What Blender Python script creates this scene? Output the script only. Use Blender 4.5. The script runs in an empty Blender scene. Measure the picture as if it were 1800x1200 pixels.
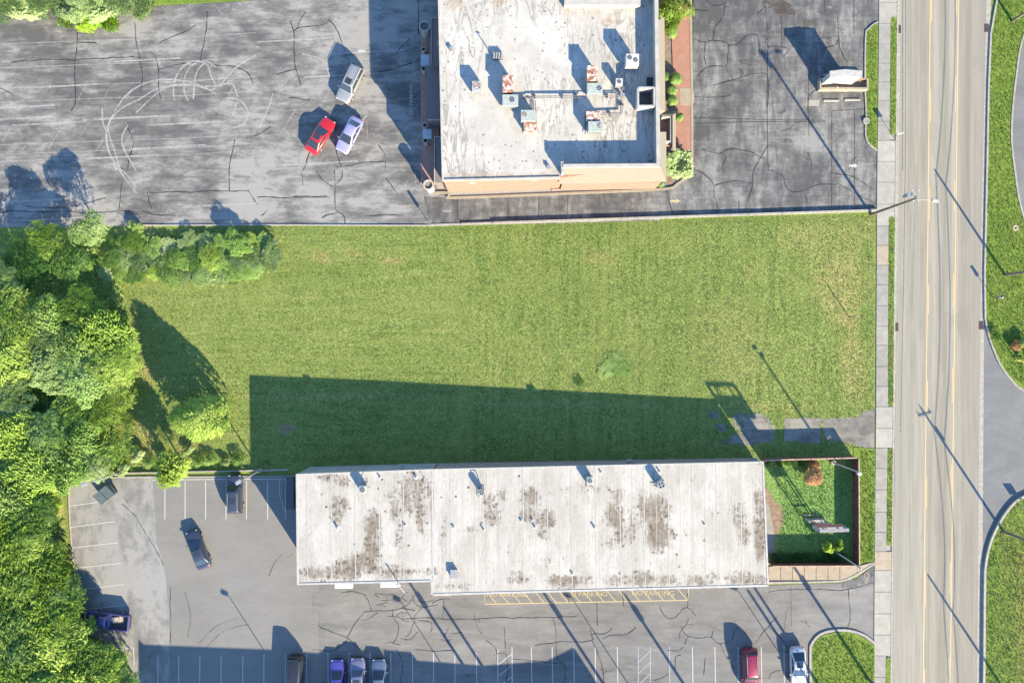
import bpy, bmesh, math, random
import numpy as np
from mathutils import Vector
R = math.radians
SC = bpy.context.scene
COL = SC.collection

# ------------------------------------------------------------------ camera, light, exposure
S = 0.068          # metres per pixel of the 1800 px wide aerial at z = 0
H = 94.4           # drone height
cam = bpy.data.cameras.new('camera')
camo = bpy.data.objects.new('camera', cam); COL.objects.link(camo)
camo.location = (0, 0, H); camo.rotation_euler = (0, 0, 0)
cam.sensor_width = 36; cam.lens = 36 * H / (1800 * S)
cam.clip_start = 1; cam.clip_end = 3000
SC.camera = camo

SUNV = Vector((0.552, -0.834, 0.45)).normalized()      # towards the sun
EL = math.asin(SUNV.z); AZ = math.atan2(SUNV.x, SUNV.y)
w = bpy.data.worlds.new('World'); SC.world = w; w.use_nodes = True
nt = w.node_tree
sky = nt.nodes.new('ShaderNodeTexSky'); sky.sky_type = 'NISHITA'; sky.sun_disc = False
sky.sun_elevation = EL; sky.sun_rotation = AZ
sky.air_density = 1.0; sky.dust_density = 0.0; sky.ozone_density = 4.5
bg = nt.nodes['Background']; bg.inputs[1].default_value = 0.135
nt.links.new(sky.outputs[0], bg.inputs[0])
sun = bpy.data.lights.new('sun', 'SUN'); sun.energy = 5.0; sun.angle = R(0.5); sun.color = (1.0, 0.86, 0.62)
suno = bpy.data.objects.new('sun', sun); COL.objects.link(suno)
suno.rotation_euler = SUNV.to_track_quat('Z', 'Y').to_euler()
SC.view_settings.view_transform = 'Standard'; SC.view_settings.look = 'None'
SC.view_settings.exposure = 2.0; SC.view_settings.gamma = 1.0
try: SC.view_settings.use_curve_mapping = False
except Exception: pass

# ------------------------------------------------------------------ mapping
SL = 0.04; XB = 29.0; XA = -80.0
def g(x): return SL * (min(XB, max(XA, x)) - XB)
def W(px, py, z): k = S * (H - z) / H; return Vector(((px - 900) * k, (600 - py) * k, z))
def G(px, py, dz=0.0):
    z = 0.0
    for _ in range(5): z = g((px - 900) * S * (H - z) / H) + dz
    return W(px, py, z)
def tip(px, py, h):           # point h above ground whose shadow falls on pixel (px, py)
    p = G(px, py); return p + Vector((SUNV.x, SUNV.y, SUNV.z)) * (h / SUNV.z)

# ------------------------------------------------------------------ materials
class NT:
    def __init__(s, name):
        s.m = bpy.data.materials.new(name); s.m.use_nodes = True
        s.t = s.m.node_tree; s.b = s.t.nodes['Principled BSDF']
        s.geo = None
    def n(s, typ, **kw):
        nd = s.t.nodes.new(typ)
        for k, v in kw.items():
            if k.startswith('_'): setattr(nd, k[1:], v)
        return nd
    def set(s, sock, v):
        if hasattr(v, 'is_linked') or hasattr(v, 'links'): s.t.links.new(v, sock)
        else: sock.default_value = v
    def pos(s, sx=1, sy=1, sz=1, obj=False):
        if obj: src = s.n('ShaderNodeTexCoord').outputs['Object']
        else: src = s.n('ShaderNodeNewGeometry').outputs['Position']
        mp = s.n('ShaderNodeMapping'); s.t.links.new(src, mp.inputs[0]); mp.inputs[3].default_value = (sx, sy, sz)
        return mp.outputs[0]
    def noise(s, vec, scale, detail=4, rough=0.55, dist=0.0):
        nd = s.n('ShaderNodeTexNoise'); s.t.links.new(vec, nd.inputs['Vector'])
        nd.inputs['Scale'].default_value = scale; nd.inputs['Detail'].default_value = detail
        nd.inputs['Roughness'].default_value = rough; nd.inputs['Distortion'].default_value = dist
        return nd.outputs[0]
    def voro(s, vec, scale, feat='F1', out=0):
        nd = s.n('ShaderNodeTexVoronoi'); nd.feature = feat; s.t.links.new(vec, nd.inputs['Vector'])
        nd.inputs['Scale'].default_value = scale
        return nd.outputs[out]
    def ramp(s, f, lo, hi, a=0.0, b=1.0):
        nd = s.n('ShaderNodeMapRange'); nd.interpolation_type = 'SMOOTHSTEP'
        s.set(nd.inputs[0], f); nd.inputs[1].default_value = lo; nd.inputs[2].default_value = hi
        nd.inputs[3].default_value = a; nd.inputs[4].default_value = b
        return nd.outputs[0]
    def math(s, op, a, b=0.0, clamp=False):
        nd = s.n('ShaderNodeMath'); nd.operation = op; nd.use_clamp = clamp
        s.set(nd.inputs[0], a); s.set(nd.inputs[1], b); return nd.outputs[0]
    def mix(s, f, a, b):
        nd = s.n('ShaderNodeMix'); nd.data_type = 'RGBA'
        s.set(nd.inputs[0], f); s.set(nd.inputs[6], a if not isinstance(a, tuple) else (*a, 1)); s.set(nd.inputs[7], b if not isinstance(b, tuple) else (*b, 1))
        return nd.outputs[2]
    def mulc(s, c, f):           # colour times scalar
        nd = s.n('ShaderNodeVectorMath'); nd.operation = 'SCALE'; s.t.links.new(c, nd.inputs[0]); s.set(nd.inputs[3], f); return nd.outputs[0]
    def attr(s, name):
        nd = s.n('ShaderNodeAttribute'); nd.attribute_name = name; return nd.outputs['Fac']
    def rnd(s): return s.n('ShaderNodeObjectInfo').outputs['Random']
    def bump(s, h, strength=0.5, dist=0.05):
        nd = s.n('ShaderNodeBump'); s.set(nd.inputs['Height'], h); nd.inputs['Strength'].default_value = strength; nd.inputs['Distance'].default_value = dist
        s.t.links.new(nd.outputs[0], s.b.inputs['Normal'])
    def fin(s, col=None, rough=0.9, metal=0.0, coat=0.0, spec=None):
        k = .67                       # albedos below were picked for a darker exposure
        if isinstance(col, tuple): s.b.inputs['Base Color'].default_value = (*(c * k for c in col), 1)
        elif col is not None: s.set(s.b.inputs['Base Color'], s.mulc(col, k))
        s.set(s.b.inputs['Roughness'], rough); s.b.inputs['Metallic'].default_value = metal
        s.b.inputs['Coat Weight'].default_value = coat; s.b.inputs['Coat Roughness'].default_value = 0.05
        if spec is not None: s.b.inputs['Specular IOR Level'].default_value = spec
        return s.m

MATS = {}
def plain(name, col, rough=0.7, metal=0.0, coat=0.0, var=0.12, scale=3.0, spec=None):
    if name in MATS: return MATS[name]
    s = NT(name); v = s.noise(s.pos(obj=True), scale, 5)
    a = tuple(c * (1 - var) for c in col); b = tuple(min(1, c * (1 + var)) for c in col)
    MATS[name] = s.fin(s.mix(s.ramp(v, .3, .7), a, b), rough, metal, coat, spec)
    return MATS[name]

def asphalt(name, dark, mid, light, sx, sy, streak=0.5, blotch=(.45, .62), gritty=False):
    s = NT(name)
    p = s.pos(); big = s.noise(p, .09, 7, .62, .6)
    med = s.noise(s.pos(sx * .8 + .2, sy * .8 + .2, 1), .42, 7, .65, .8)
    st = s.noise(s.pos(sx, sy, 1), .9, 6, .6, .4)
    st2 = s.noise(s.pos(sx * .5, sy * 2.2, 1), 1.6, 5, .6, 1.2)
    fine = s.noise(p, 7, 5, .7)
    f = s.math('ADD', s.math('MULTIPLY', big, .5), s.math('MULTIPLY', med, .5))
    f = s.math('ADD', f, s.math('MULTIPLY', s.math('SUBTRACT', st, .5), streak))
    if name == 'weathered_asphalt':
        sx_ = s.n('ShaderNodeSeparateXYZ'); s.t.links.new(p, sx_.inputs[0])
        f = s.math('ADD', f, s.math('SUBTRACT', s.ramp(sx_.outputs[0], -50, -30, 0, .075), .055))
        f = s.math('ADD', f, s.ramp(sx_.outputs[1], 26, 18, 0, .03))
    if gritty:
        f = s.math('ADD', f, s.math('MULTIPLY', s.math('SUBTRACT', s.noise(s.pos(.7, 1, 1), .28, 6, .6, .8), .5), .35))
        f = s.math('ADD', f, s.math('MULTIPLY', s.math('SUBTRACT', s.noise(s.pos(.5, 1, 1), 1.6, 10, .78, .6), .5), .42))
        f = s.math('ADD', f, s.math('MULTIPLY', s.math('SUBTRACT', s.noise(s.pos(.06, 1, 1), 2.6, 6, .7, .15), .5), .2))
    else: f = s.math('ADD', f, s.math('MULTIPLY', s.math('SUBTRACT', s.noise(p, 2.2, 9, .75, .4), .5), .22))
    m = s.ramp(f, blotch[0] - .1, blotch[0] + .06)
    c = s.mix(m, dark, mid)
    c = s.mix(s.ramp(f, blotch[0] + .02, blotch[1] + .0), c, light)
    c = s.mix(s.ramp(st2, .62, .72, 0, .45), c, tuple(min(1, x * 1.15) for x in light))
    c = s.mix(s.ramp(s.noise(p, .8, 8, .75, 1.5), .6, .72, 0, .5), c, dark)
    c = s.mulc(c, s.math('ADD', .8, s.math('MULTIPLY', fine, .4)))
    s.bump(fine, .3, .02)
    return s.fin(c, .92, spec=.25)
M = {}
M['asph_n'] = asphalt('weathered_asphalt', (.105, .103, .1), (.18, .176, .168), (.31, .3, .28), .35, 1.2, .36, (.45, .62), True)
M['asph_e'] = asphalt('grey_asphalt', (.085, .085, .085), (.145, .143, .14), (.26, .255, .24), 1.2, .35, .45, (.47, .66), True)
M['asph_s'] = asphalt('cracked_asphalt', (.15, .146, .138), (.195, .19, .18), (.255, .248, .232), .2, 1.0, .35, (.45, .66))
M['asph_w'] = asphalt('pale_asphalt', (.15, .15, .147), (.225, .222, .213), (.31, .305, .29), 1.0, .6, .25, (.43, .56))
M['asph_new'] = asphalt('smooth_asphalt', (.195, .19, .178), (.215, .209, .196), (.235, .229, .214), .2, 1.0, .1)
M['asph_drive'] = asphalt('driveway_asphalt', (.145, .148, .15), (.17, .173, .176), (.2, .202, .202), .6, .8, .1)
M['asph_old'] = asphalt('worn_asphalt', (.12, .112, .1), (.19, .178, .16), (.28, .26, .22), .8, .8, .3, (.45, .6), True)
def roadmat():
    s = NT('road_surface')
    a = s.noise(s.pos(1, .012, 1), .9, 5, .6); b = s.noise(s.pos(1, .05, 1), 3.0, 4, .6)
    f = s.math('ADD', s.math('MULTIPLY', a, .65), s.math('MULTIPLY', b, .35))
    c = s.mix(s.ramp(f, .36, .64), (.24, .22, .175), (.35, .325, .265))
    px = s.n('ShaderNodeSeparateXYZ'); s.t.links.new(s.n('ShaderNodeNewGeometry').outputs['Position'], px.inputs[0])
    c = s.mix(s.ramp(px.outputs[0], 52.4, 56.5, 0, .55), c, (.25, .228, .2))
    c = s.mix(s.ramp(px.outputs[0], 48, 46.4, 0, .4), c, (.29, .28, .255))
    for lc in (47.9, 51.2, 54.3):
        dd = s.math('ABSOLUTE', s.math('SUBTRACT', px.outputs[0], lc + .1)); c = s.mix(s.math('MULTIPLY', s.ramp(dd, .8, .1), s.ramp(s.noise(s.pos(1.5, .05, 1), 1.2, 6, .75), .35, .62, 0, .3)), c, (.15, .142, .125))
    c = s.mix(s.ramp(s.noise(s.pos(1, .4, 1), .35, 7, .7, .5), .55, .66, 0, .3), c, (.2, .19, .165))
    fine = s.noise(s.pos(), 9, 4, .7)
    c = s.mulc(c, s.math('ADD', .88, s.math('MULTIPLY', fine, .24)))
    s.bump(fine, .2, .01)
    return s.fin(c, .9, spec=.25)
M['road'] = roadmat()
def concrete(name, a, b, sc=1.5, obj=0.12):
    s = NT(name); p = s.pos(); n1 = s.noise(p, sc, 7, .7, .5); n2 = s.noise(p, 12, 4, .7)
    c = s.mix(s.ramp(n1, .35, .68), a, b)
    c = s.mulc(c, s.math('ADD', .92 - obj / 2, s.math('ADD', s.math('MULTIPLY', n2, .16), s.math('MULTIPLY', s.rnd(), obj))))
    s.bump(n2, .25, .01)
    return s.fin(c, .9, spec=.3)
M['conc'] = concrete('sidewalk_concrete', (.26, .25, .222), (.335, .32, .285), 1.2, .14)
M['conc_tan'] = concrete('tan_concrete', (.33, .275, .2), (.4, .345, .26), 1.5)
M['conc_pale'] = concrete('pale_concrete', (.32, .305, .265), (.395, .375, .33), .9, .1)
M['kerb'] = concrete('kerb_concrete', (.3, .28, .245), (.42, .395, .345), 2.5)
M['stone'] = concrete('gravel_stone', (.24, .22, .19), (.48, .45, .4), 9)
M['dirt'] = concrete('bare_dirt', (.2, .14, .09), (.33, .25, .17), 2.5)
def grassmat(name, dark, mid, light, straw, bumpy=.9, stripes=0.6):
    s = NT(name); p = s.pos()
    big = s.noise(p, .1, 5, .6, .4); med = s.noise(p, .6, 6, .65); fine = s.noise(p, 4.2, 4, .7, .6)
    sv = s.noise(s.pos(1, .1, 1), 1.5, 5, .6, .3)          # mower lines running with the road
    sh = s.noise(s.pos(.1, 1, 1), 1.6, 5, .6, .5)
    px = s.n('ShaderNodeSeparateXYZ'); s.t.links.new(s.n('ShaderNodeNewGeometry').outputs['Position'], px.inputs[0])
    sel = s.ramp(px.outputs[0], -12, 2)
    nd = s.n('ShaderNodeMix'); s.set(nd.inputs[0], sel); s.set(nd.inputs[2], sh); s.set(nd.inputs[3], sv); st = nd.outputs[0]
    f = s.math('ADD', s.math('MULTIPLY', big, .35), s.math('MULTIPLY', med, .35))
    f = s.math('ADD', f, s.math('MULTIPLY', st, .42))
    f = s.math('SUBTRACT', f, .06)
    c = s.mix(s.ramp(f, .36, .5), dark, mid); c = s.mix(s.ramp(f, .48, .64), c, light)
    c = s.mix(s.ramp(fine, .38, .68, 0, .6), c, tuple(x * 1.3 for x in light))
    c = s.mix(s.ramp(fine, .5, .3, 0, .6), c, tuple(x * .8 for x in dark))
    dry = s.attr('dry')
    d = s.math('MULTIPLY', dry, s.ramp(s.noise(p, 1.3, 6, .7), .35, .6), True)
    c = s.mix(d, c, straw)
    gr = s.attr('lush'); c = s.mix(s.math('MULTIPLY', gr, .75, True), c, s.mix(s.ramp(fine, .35, .65), dark, mid))
    s.bump(s.math('ADD', fine, s.math('MULTIPLY', med, .6)), bumpy, .12)
    return s.fin(c, .95, spec=.15)
M['grass'] = grassmat('meadow_grass', (.09, .17, .035), (.18, .24, .055), (.26, .305, .09), (.48, .39, .17))
M['grass_r'] = grassmat('verge_grass', (.075, .14, .018), (.125, .2, .03), (.175, .245, .045), (.2, .22, .05), .35)
M['grass_y'] = grassmat('yard_grass', (.09, .2, .04), (.15, .28, .07), (.22, .34, .1), (.3, .25, .12))
def tuft_mat(name, a, b):
    s = NT(name); p = s.pos(); n = s.noise(p, 1.1, 4); t = s.attr('tone')
    sv = s.noise(s.pos(1, .05, 1), 2.0, 3, .5, .2); sh = s.noise(s.pos(.06, 1, 1), 2.0, 3, .5, .4)
    px = s.n('ShaderNodeSeparateXYZ'); s.t.links.new(s.n('ShaderNodeNewGeometry').outputs['Position'], px.inputs[0])
    nd = s.n('ShaderNodeMix'); s.set(nd.inputs[0], s.ramp(px.outputs[0], -14, 0)); s.set(nd.inputs[2], sh); s.set(nd.inputs[3], sv)
    f = s.math('ADD', s.math('MULTIPLY', n, .3), s.math('ADD', s.math('MULTIPLY', t, .08), s.math('MULTIPLY', nd.outputs[0], .9)))
    f = s.math('ADD', f, s.math('MULTIPLY', s.math('SUBTRACT', s.noise(p, .12, 4), .5), .5))
    c = s.mix(s.ramp(f, .48, .76), a, b)
    c = s.mix(s.math('MULTIPLY', s.attr('dry'), .8, True), c, (.34, .28, .1))
    return s.fin(c, .8, spec=.2)
M['tuft'] = tuft_mat('grass_blades', (.135, .21, .045), (.33, .36, .115))
M['tuft_y'] = tuft_mat('yard_blades', (.12, .26, .05), (.27, .42, .12))
M['tuft_v'] = tuft_mat('verge_blades', (.115, .185, .028), (.2, .27, .05))
def leafmat(name, a, b, d):
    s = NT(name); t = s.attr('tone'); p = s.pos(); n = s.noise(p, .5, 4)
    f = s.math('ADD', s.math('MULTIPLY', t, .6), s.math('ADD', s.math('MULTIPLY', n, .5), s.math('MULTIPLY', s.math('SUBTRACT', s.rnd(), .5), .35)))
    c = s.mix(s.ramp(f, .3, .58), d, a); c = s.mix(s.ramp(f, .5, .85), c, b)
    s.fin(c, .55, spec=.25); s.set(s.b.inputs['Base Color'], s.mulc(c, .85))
    tr = s.n('ShaderNodeBsdfTranslucent'); s.t.links.new(s.mix(.3, c, (.4, .5, .03)), tr.inputs[0])
    mx = s.n('ShaderNodeMixShader'); mx.inputs[0].default_value = .5
    s.t.links.new(s.b.outputs[0], mx.inputs[1]); s.t.links.new(tr.outputs[0], mx.inputs[2])
    out = [x for x in s.t.nodes if x.type == 'OUTPUT_MATERIAL'][0]; s.t.links.new(mx.outputs[0], out.inputs[0])
    return s.m
M['leaf_yellow'] = leafmat('yellow_green_leaves', (.31, .45, .08), (.46, .58, .15), (.21, .34, .06))
M['leaf_mid'] = leafmat('green_leaves', (.27, .42, .11), (.4, .54, .19), (.17, .31, .075))
M['leaf_grey'] = leafmat('grey_green_leaves', (.33, .45, .19), (.48, .58, .3), (.2, .32, .11))
M['leaf_dark'] = leafmat('dark_green_leaves', (.06, .16, .04), (.11, .24, .06), (.03, .09, .025))
M['leaf_bright'] = leafmat('lime_leaves', (.28, .46, .03), (.42, .6, .06), (.12, .27, .02))
M['leaf_rust'] = leafmat('rust_brown_needles', (.55, .32, .18), (.66, .44, .28), (.36, .18, .09))
M['bark'] = plain('bark', (.13, .1, .075), .95, scale=6, var=.3)
M['bark_pale'] = plain('pale_bark', (.42, .37, .28), .95, scale=6, var=.25)
M['wood'] = plain('red_brown_wood', (.17, .07, .045), .8, scale=2.5, var=.3)
M['wood_top'] = plain('weathered_wood', (.42, .3, .22), .8, scale=2.5, var=.2)
M['white'] = plain('white_paint', (.55, .54, .51), .6)
M['line'] = None
def worn(name, col, base, lo=.35, hi=.6, alpha=1.0):
    s = NT(name); p = s.pos(); n = s.noise(p, 3.0, 6, .75, .5); n2 = s.noise(p, .35, 3)
    f = s.ramp(s.math('ADD', s.math('MULTIPLY', n, .7), s.math('MULTIPLY', n2, .3)), lo, hi, 0, alpha)
    s.fin(col, .85, spec=.3)
    tr = s.n('ShaderNodeBsdfTransparent'); mx = s.n('ShaderNodeMixShader'); s.set(mx.inputs[0], f)
    s.t.links.new(tr.outputs[0], mx.inputs[1]); s.t.links.new(s.b.outputs[0], mx.inputs[2])
    out = [x for x in s.t.nodes if x.type == 'OUTPUT_MATERIAL'][0]; s.t.links.new(mx.outputs[0], out.inputs[0])
    return s.m
M['line'] = worn('white_line_paint', (.5, .5, .48), None, .28, .42, .95)
M['line_faint'] = worn('faded_line_paint', (.45, .44, .41), None, .4, .6, .65)
M['line_yellow'] = worn('yellow_line_paint', (.55, .45, .25), None, .3, .44, .9)
M['line_road'] = worn('pale_yellow_road_paint', (.62, .47, .26), None, .15, .3, .9)
M['line_blue'] = worn('pale_blue_line_paint', (.36, .42, .47), None, .3, .45, .85)
M['skid'] = worn('pale_skid_mark', (.54, .53, .5), None, .3, .6, .6)
M['skid_dark'] = worn('dark_tyre_mark', (.11, .11, .105), None, .4, .65, .55)
M['crack'] = worn('crack_sealant', (.035, .036, .04), None, .2, .42, .95)
M['joint'] = worn('dark_joint_and_shadow', (.05, .05, .052), None, .35, .5, .7)  # dark seams, also the wire shadow painted on the road
M['galv'] = plain('galvanised_steel', (.42, .43, .43), .45, .5)
M['galv_d'] = plain('dark_steel', (.12, .125, .13), .5, .4)
M['polew'] = plain('weathered_pole_wood', (.16, .125, .095), .9, var=.25)
M['black'] = plain('black_rubber', (.02, .02, .022), .85)
M['blackm'] = plain('black_metal', (.03, .03, .034), .5, .2)
def brick(name, a, b, mortar, sc=1.0, flat=False):
    s = NT(name); br = s.n('ShaderNodeTexBrick')
    sp = s.n('ShaderNodeSeparateXYZ'); s.t.links.new(s.pos(), sp.inputs[0]); cb = s.n('ShaderNodeCombineXYZ')
    if flat: s.t.links.new(sp.outputs[0], cb.inputs[0]); s.t.links.new(sp.outputs[1], cb.inputs[1])
    else: s.t.links.new(s.math('ADD', sp.outputs[0], sp.outputs[1]), cb.inputs[0]); s.t.links.new(sp.outputs[2], cb.inputs[1])
    s.t.links.new(cb.outputs[0], br.inputs[0]); br.inputs['Scale'].default_value = 4.5 * sc
    br.inputs['Color1'].default_value = (*a, 1); br.inputs['Color2'].default_value = (*b, 1); br.inputs['Mortar'].default_value = (*mortar, 1)
    br.inputs['Mortar Size'].default_value = .015
    n = s.noise(s.pos(), 1.2, 5)
    return s.fin(s.mulc(br.outputs[0], s.math('ADD', .75, s.math('MULTIPLY', n, .5))), .9)
M['brick'] = brick('orange_brick', (.29, .16, .11), (.35, .2, .14), (.32, .25, .19))
M['paver'] = brick('red_brick_paving', (.33, .145, .095), (.4, .2, .135), (.36, .26, .2), 1.6, True)
M['brickp'] = brick('plum_brick', (.36, .19, .15), (.42, .24, .19), (.4, .32, .28))
def shingle(name, a, b):
    s = NT(name); n = s.noise(s.pos(1, 3, 3), 5, 5, .7); v = s.voro(s.pos(1, 2, 2), 3, out=1)
    c = s.mix(s.ramp(n, .35, .65), a, b); s.bump(n, .5, .03)
    return s.fin(c, .95)
M['shingle'] = shingle('beige_shingles', (.2, .172, .135), (.265, .235, .19))
M['shingle_b'] = shingle('brown_shingles', (.17, .14, .135), (.22, .185, .175))
def roof_north():
    s = NT('spotted_white_roof'); p = s.pos()
    base = s.mix(s.ramp(s.noise(p, .25, 6, .6, .8), .38, .66), (.44, .42, .38), (.53, .51, .47))
    rv = s.noise(s.pos(1, .28, 1), .75, 5, .55, 1.6)
    riv = s.math('MULTIPLY', s.ramp(rv, .46, .5), s.ramp(rv, .56, .52))
    msk = s.ramp(s.noise(p, .12, 3), .4, .58)
    c = s.mix(s.math('MULTIPLY', riv, s.math('MULTIPLY', msk, .85)), base, (.26, .245, .21))
    c = s.mix(s.math('MULTIPLY', s.ramp(s.noise(p, 1.1, 7, .75, .8), .52, .58), .3), c, (.31, .295, .26))
    d = s.voro(p, 1.6); rr = s.n('ShaderNodeSeparateColor')
    v2 = s.n('ShaderNodeTexVoronoi'); s.t.links.new(p, v2.inputs['Vector']); v2.inputs['Scale'].default_value = 1.6
    s.t.links.new(v2.outputs['Color'], rr.inputs[0])
    dot = s.math('MULTIPLY', s.ramp(s.math('ADD', d, s.math('MULTIPLY', rr.outputs[1], .12)), .28, .19), s.ramp(rr.outputs[0], .3, .5))
    c = s.mix(s.math('MULTIPLY', dot, .75), c, (.15, .14, .125))
    st = s.math('MULTIPLY', s.attr('stain'), s.ramp(s.noise(p, 1.4, 6, .7), .38, .6), True)
    c = s.mix(st, c, (.33, .22, .13))
    c = s.mulc(c, s.math('ADD', .94, s.math('MULTIPLY', s.noise(p, 5, 4), .12)))
    return s.fin(c, .7, spec=.3)
M['roof_n'] = roof_north()
def roof_south():
    s = NT('stained_white_roof'); p = s.pos()
    base = s.mix(s.ramp(s.noise(s.pos(1, .35, 1), .5, 6, .65, .5), .35, .66), (.40, .375, .33), (.5, .478, .435))
    sx = s.n('ShaderNodeSeparateXYZ'); s.t.links.new(s.n('ShaderNodeNewGeometry').outputs['Position'], sx.inputs[0])
    rib = s.math('SINE', s.math('MULTIPLY', sx.outputs[0], 2 * math.pi / .42))
    c = s.mulc(base, s.math('ADD', .975, s.math('MULTIPLY', rib, .014)))
    streak = s.noise(s.pos(4.5, .45, 1), 1.0, 5, .65, .3); blot = s.noise(p, 1.5, 6, .75, .6)
    st = s.attr('stain')
    f = s.math('ADD', s.math('MULTIPLY', streak, .5), s.math('MULTIPLY', blot, .5))
    f = s.math('SUBTRACT', f, s.math('MULTIPLY', s.math('SUBTRACT', 1.0, st), .23))
    c = s.mix(s.ramp(f, .3, .5, 0, .82), c, (.165, .125, .085))
    dots = s.voro(s.pos(1, 1, 0), 1.25)
    dd = s.math('MULTIPLY', s.ramp(dots, .38, .15), s.ramp(st, .05, .35))
    dd = s.math('MULTIPLY', dd, s.ramp(blot, .36, .5))
    c = s.mix(s.math('MULTIPLY', dd, .7, True), c, (.075, .058, .04))
    dots2 = s.voro(s.pos(1.0, .8, 0), 2.6); d2 = s.math('MULTIPLY', s.ramp(dots2, .45, .15), s.ramp(st, .0, .3)); d2 = s.math('MULTIPLY', d2, s.ramp(s.noise(p, .9, 6, .8), .42, .55))
    c = s.mix(s.math('MULTIPLY', d2, .8, True), c, (.06, .045, .03))
    fs_ = s.noise(s.pos(2.2, .9, 1), 2.4, 8, .85, .3)
    c = s.mix(s.math('MULTIPLY', s.ramp(fs_, .52, .6), s.math('ADD', .26, s.math('MULTIPLY', st, .6), True), True), c, (.07, .055, .04))
    c = s.mix(s.ramp(s.noise(p, .18, 5, .6), .5, .68, 0, .22), c, (.33, .31, .275))
    sp = s.voro(s.pos(1, 1, 0), .62); v2 = s.n('ShaderNodeTexVoronoi'); s.t.links.new(s.pos(1, 1, 0), v2.inputs['Vector']); v2.inputs['Scale'].default_value = .62
    sc = s.n('ShaderNodeSeparateColor'); s.t.links.new(v2.outputs['Color'], sc.inputs[0])
    c = s.mix(s.math('MULTIPLY', s.math('MULTIPLY', s.ramp(sp, .13, .06), s.ramp(sc.outputs[0], .3, .5)), .85), c, (.09, .065, .045))
    s.bump(rib, .12, .012)
    return s.fin(c, .7, spec=.3)
M['roof_s'] = roof_south()
M['wall_grey'] = plain('grey_wall_paint', (.3, .31, .3), .85, scale=.6)
M['wall_brown'] = plain('brown_wall_paint', (.27, .225, .2), .85, scale=.6)
M['trim'] = plain('pale_metal_trim', (.42, .41, .385), .5)
M['parapet'] = plain('weathered_white_coping', (.41, .385, .345), .7, scale=1.2, var=.12)
M['rust'] = None
def rust():
    s = NT('rusty_white_sheet'); n = s.noise(s.pos(), 2.2, 6, .7, .7)
    c = s.mix(s.ramp(n, .44, .52), (.6, .58, .53), (.3, .115, .06)); c = s.mix(s.ramp(n, .56, .66), c, (.14, .06, .04))
    return s.fin(c, .8)
M['rust'] = rust()
M['acgrey'] = plain('pale_green_grey_metal', (.36, .4, .365), .5)
M['glass'] = plain('dark_glass', (.03, .04, .05), .06, spec=.8, var=.05)
M['lamp_red'] = plain('red_lamp', (.5, .02, .02), .2)
M['lamp_clear'] = plain('clear_lamp', (.6, .6, .6), .15)
M['awning'] = plain('mint_white_plastic', (.58, .66, .64), .5)
M['blue_canopy'] = plain('pale_blue_sheet', (.4, .46, .5), .6)
M['drain'] = plain('rusty_iron_grate', (.14, .09, .075), .8, .2)

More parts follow.
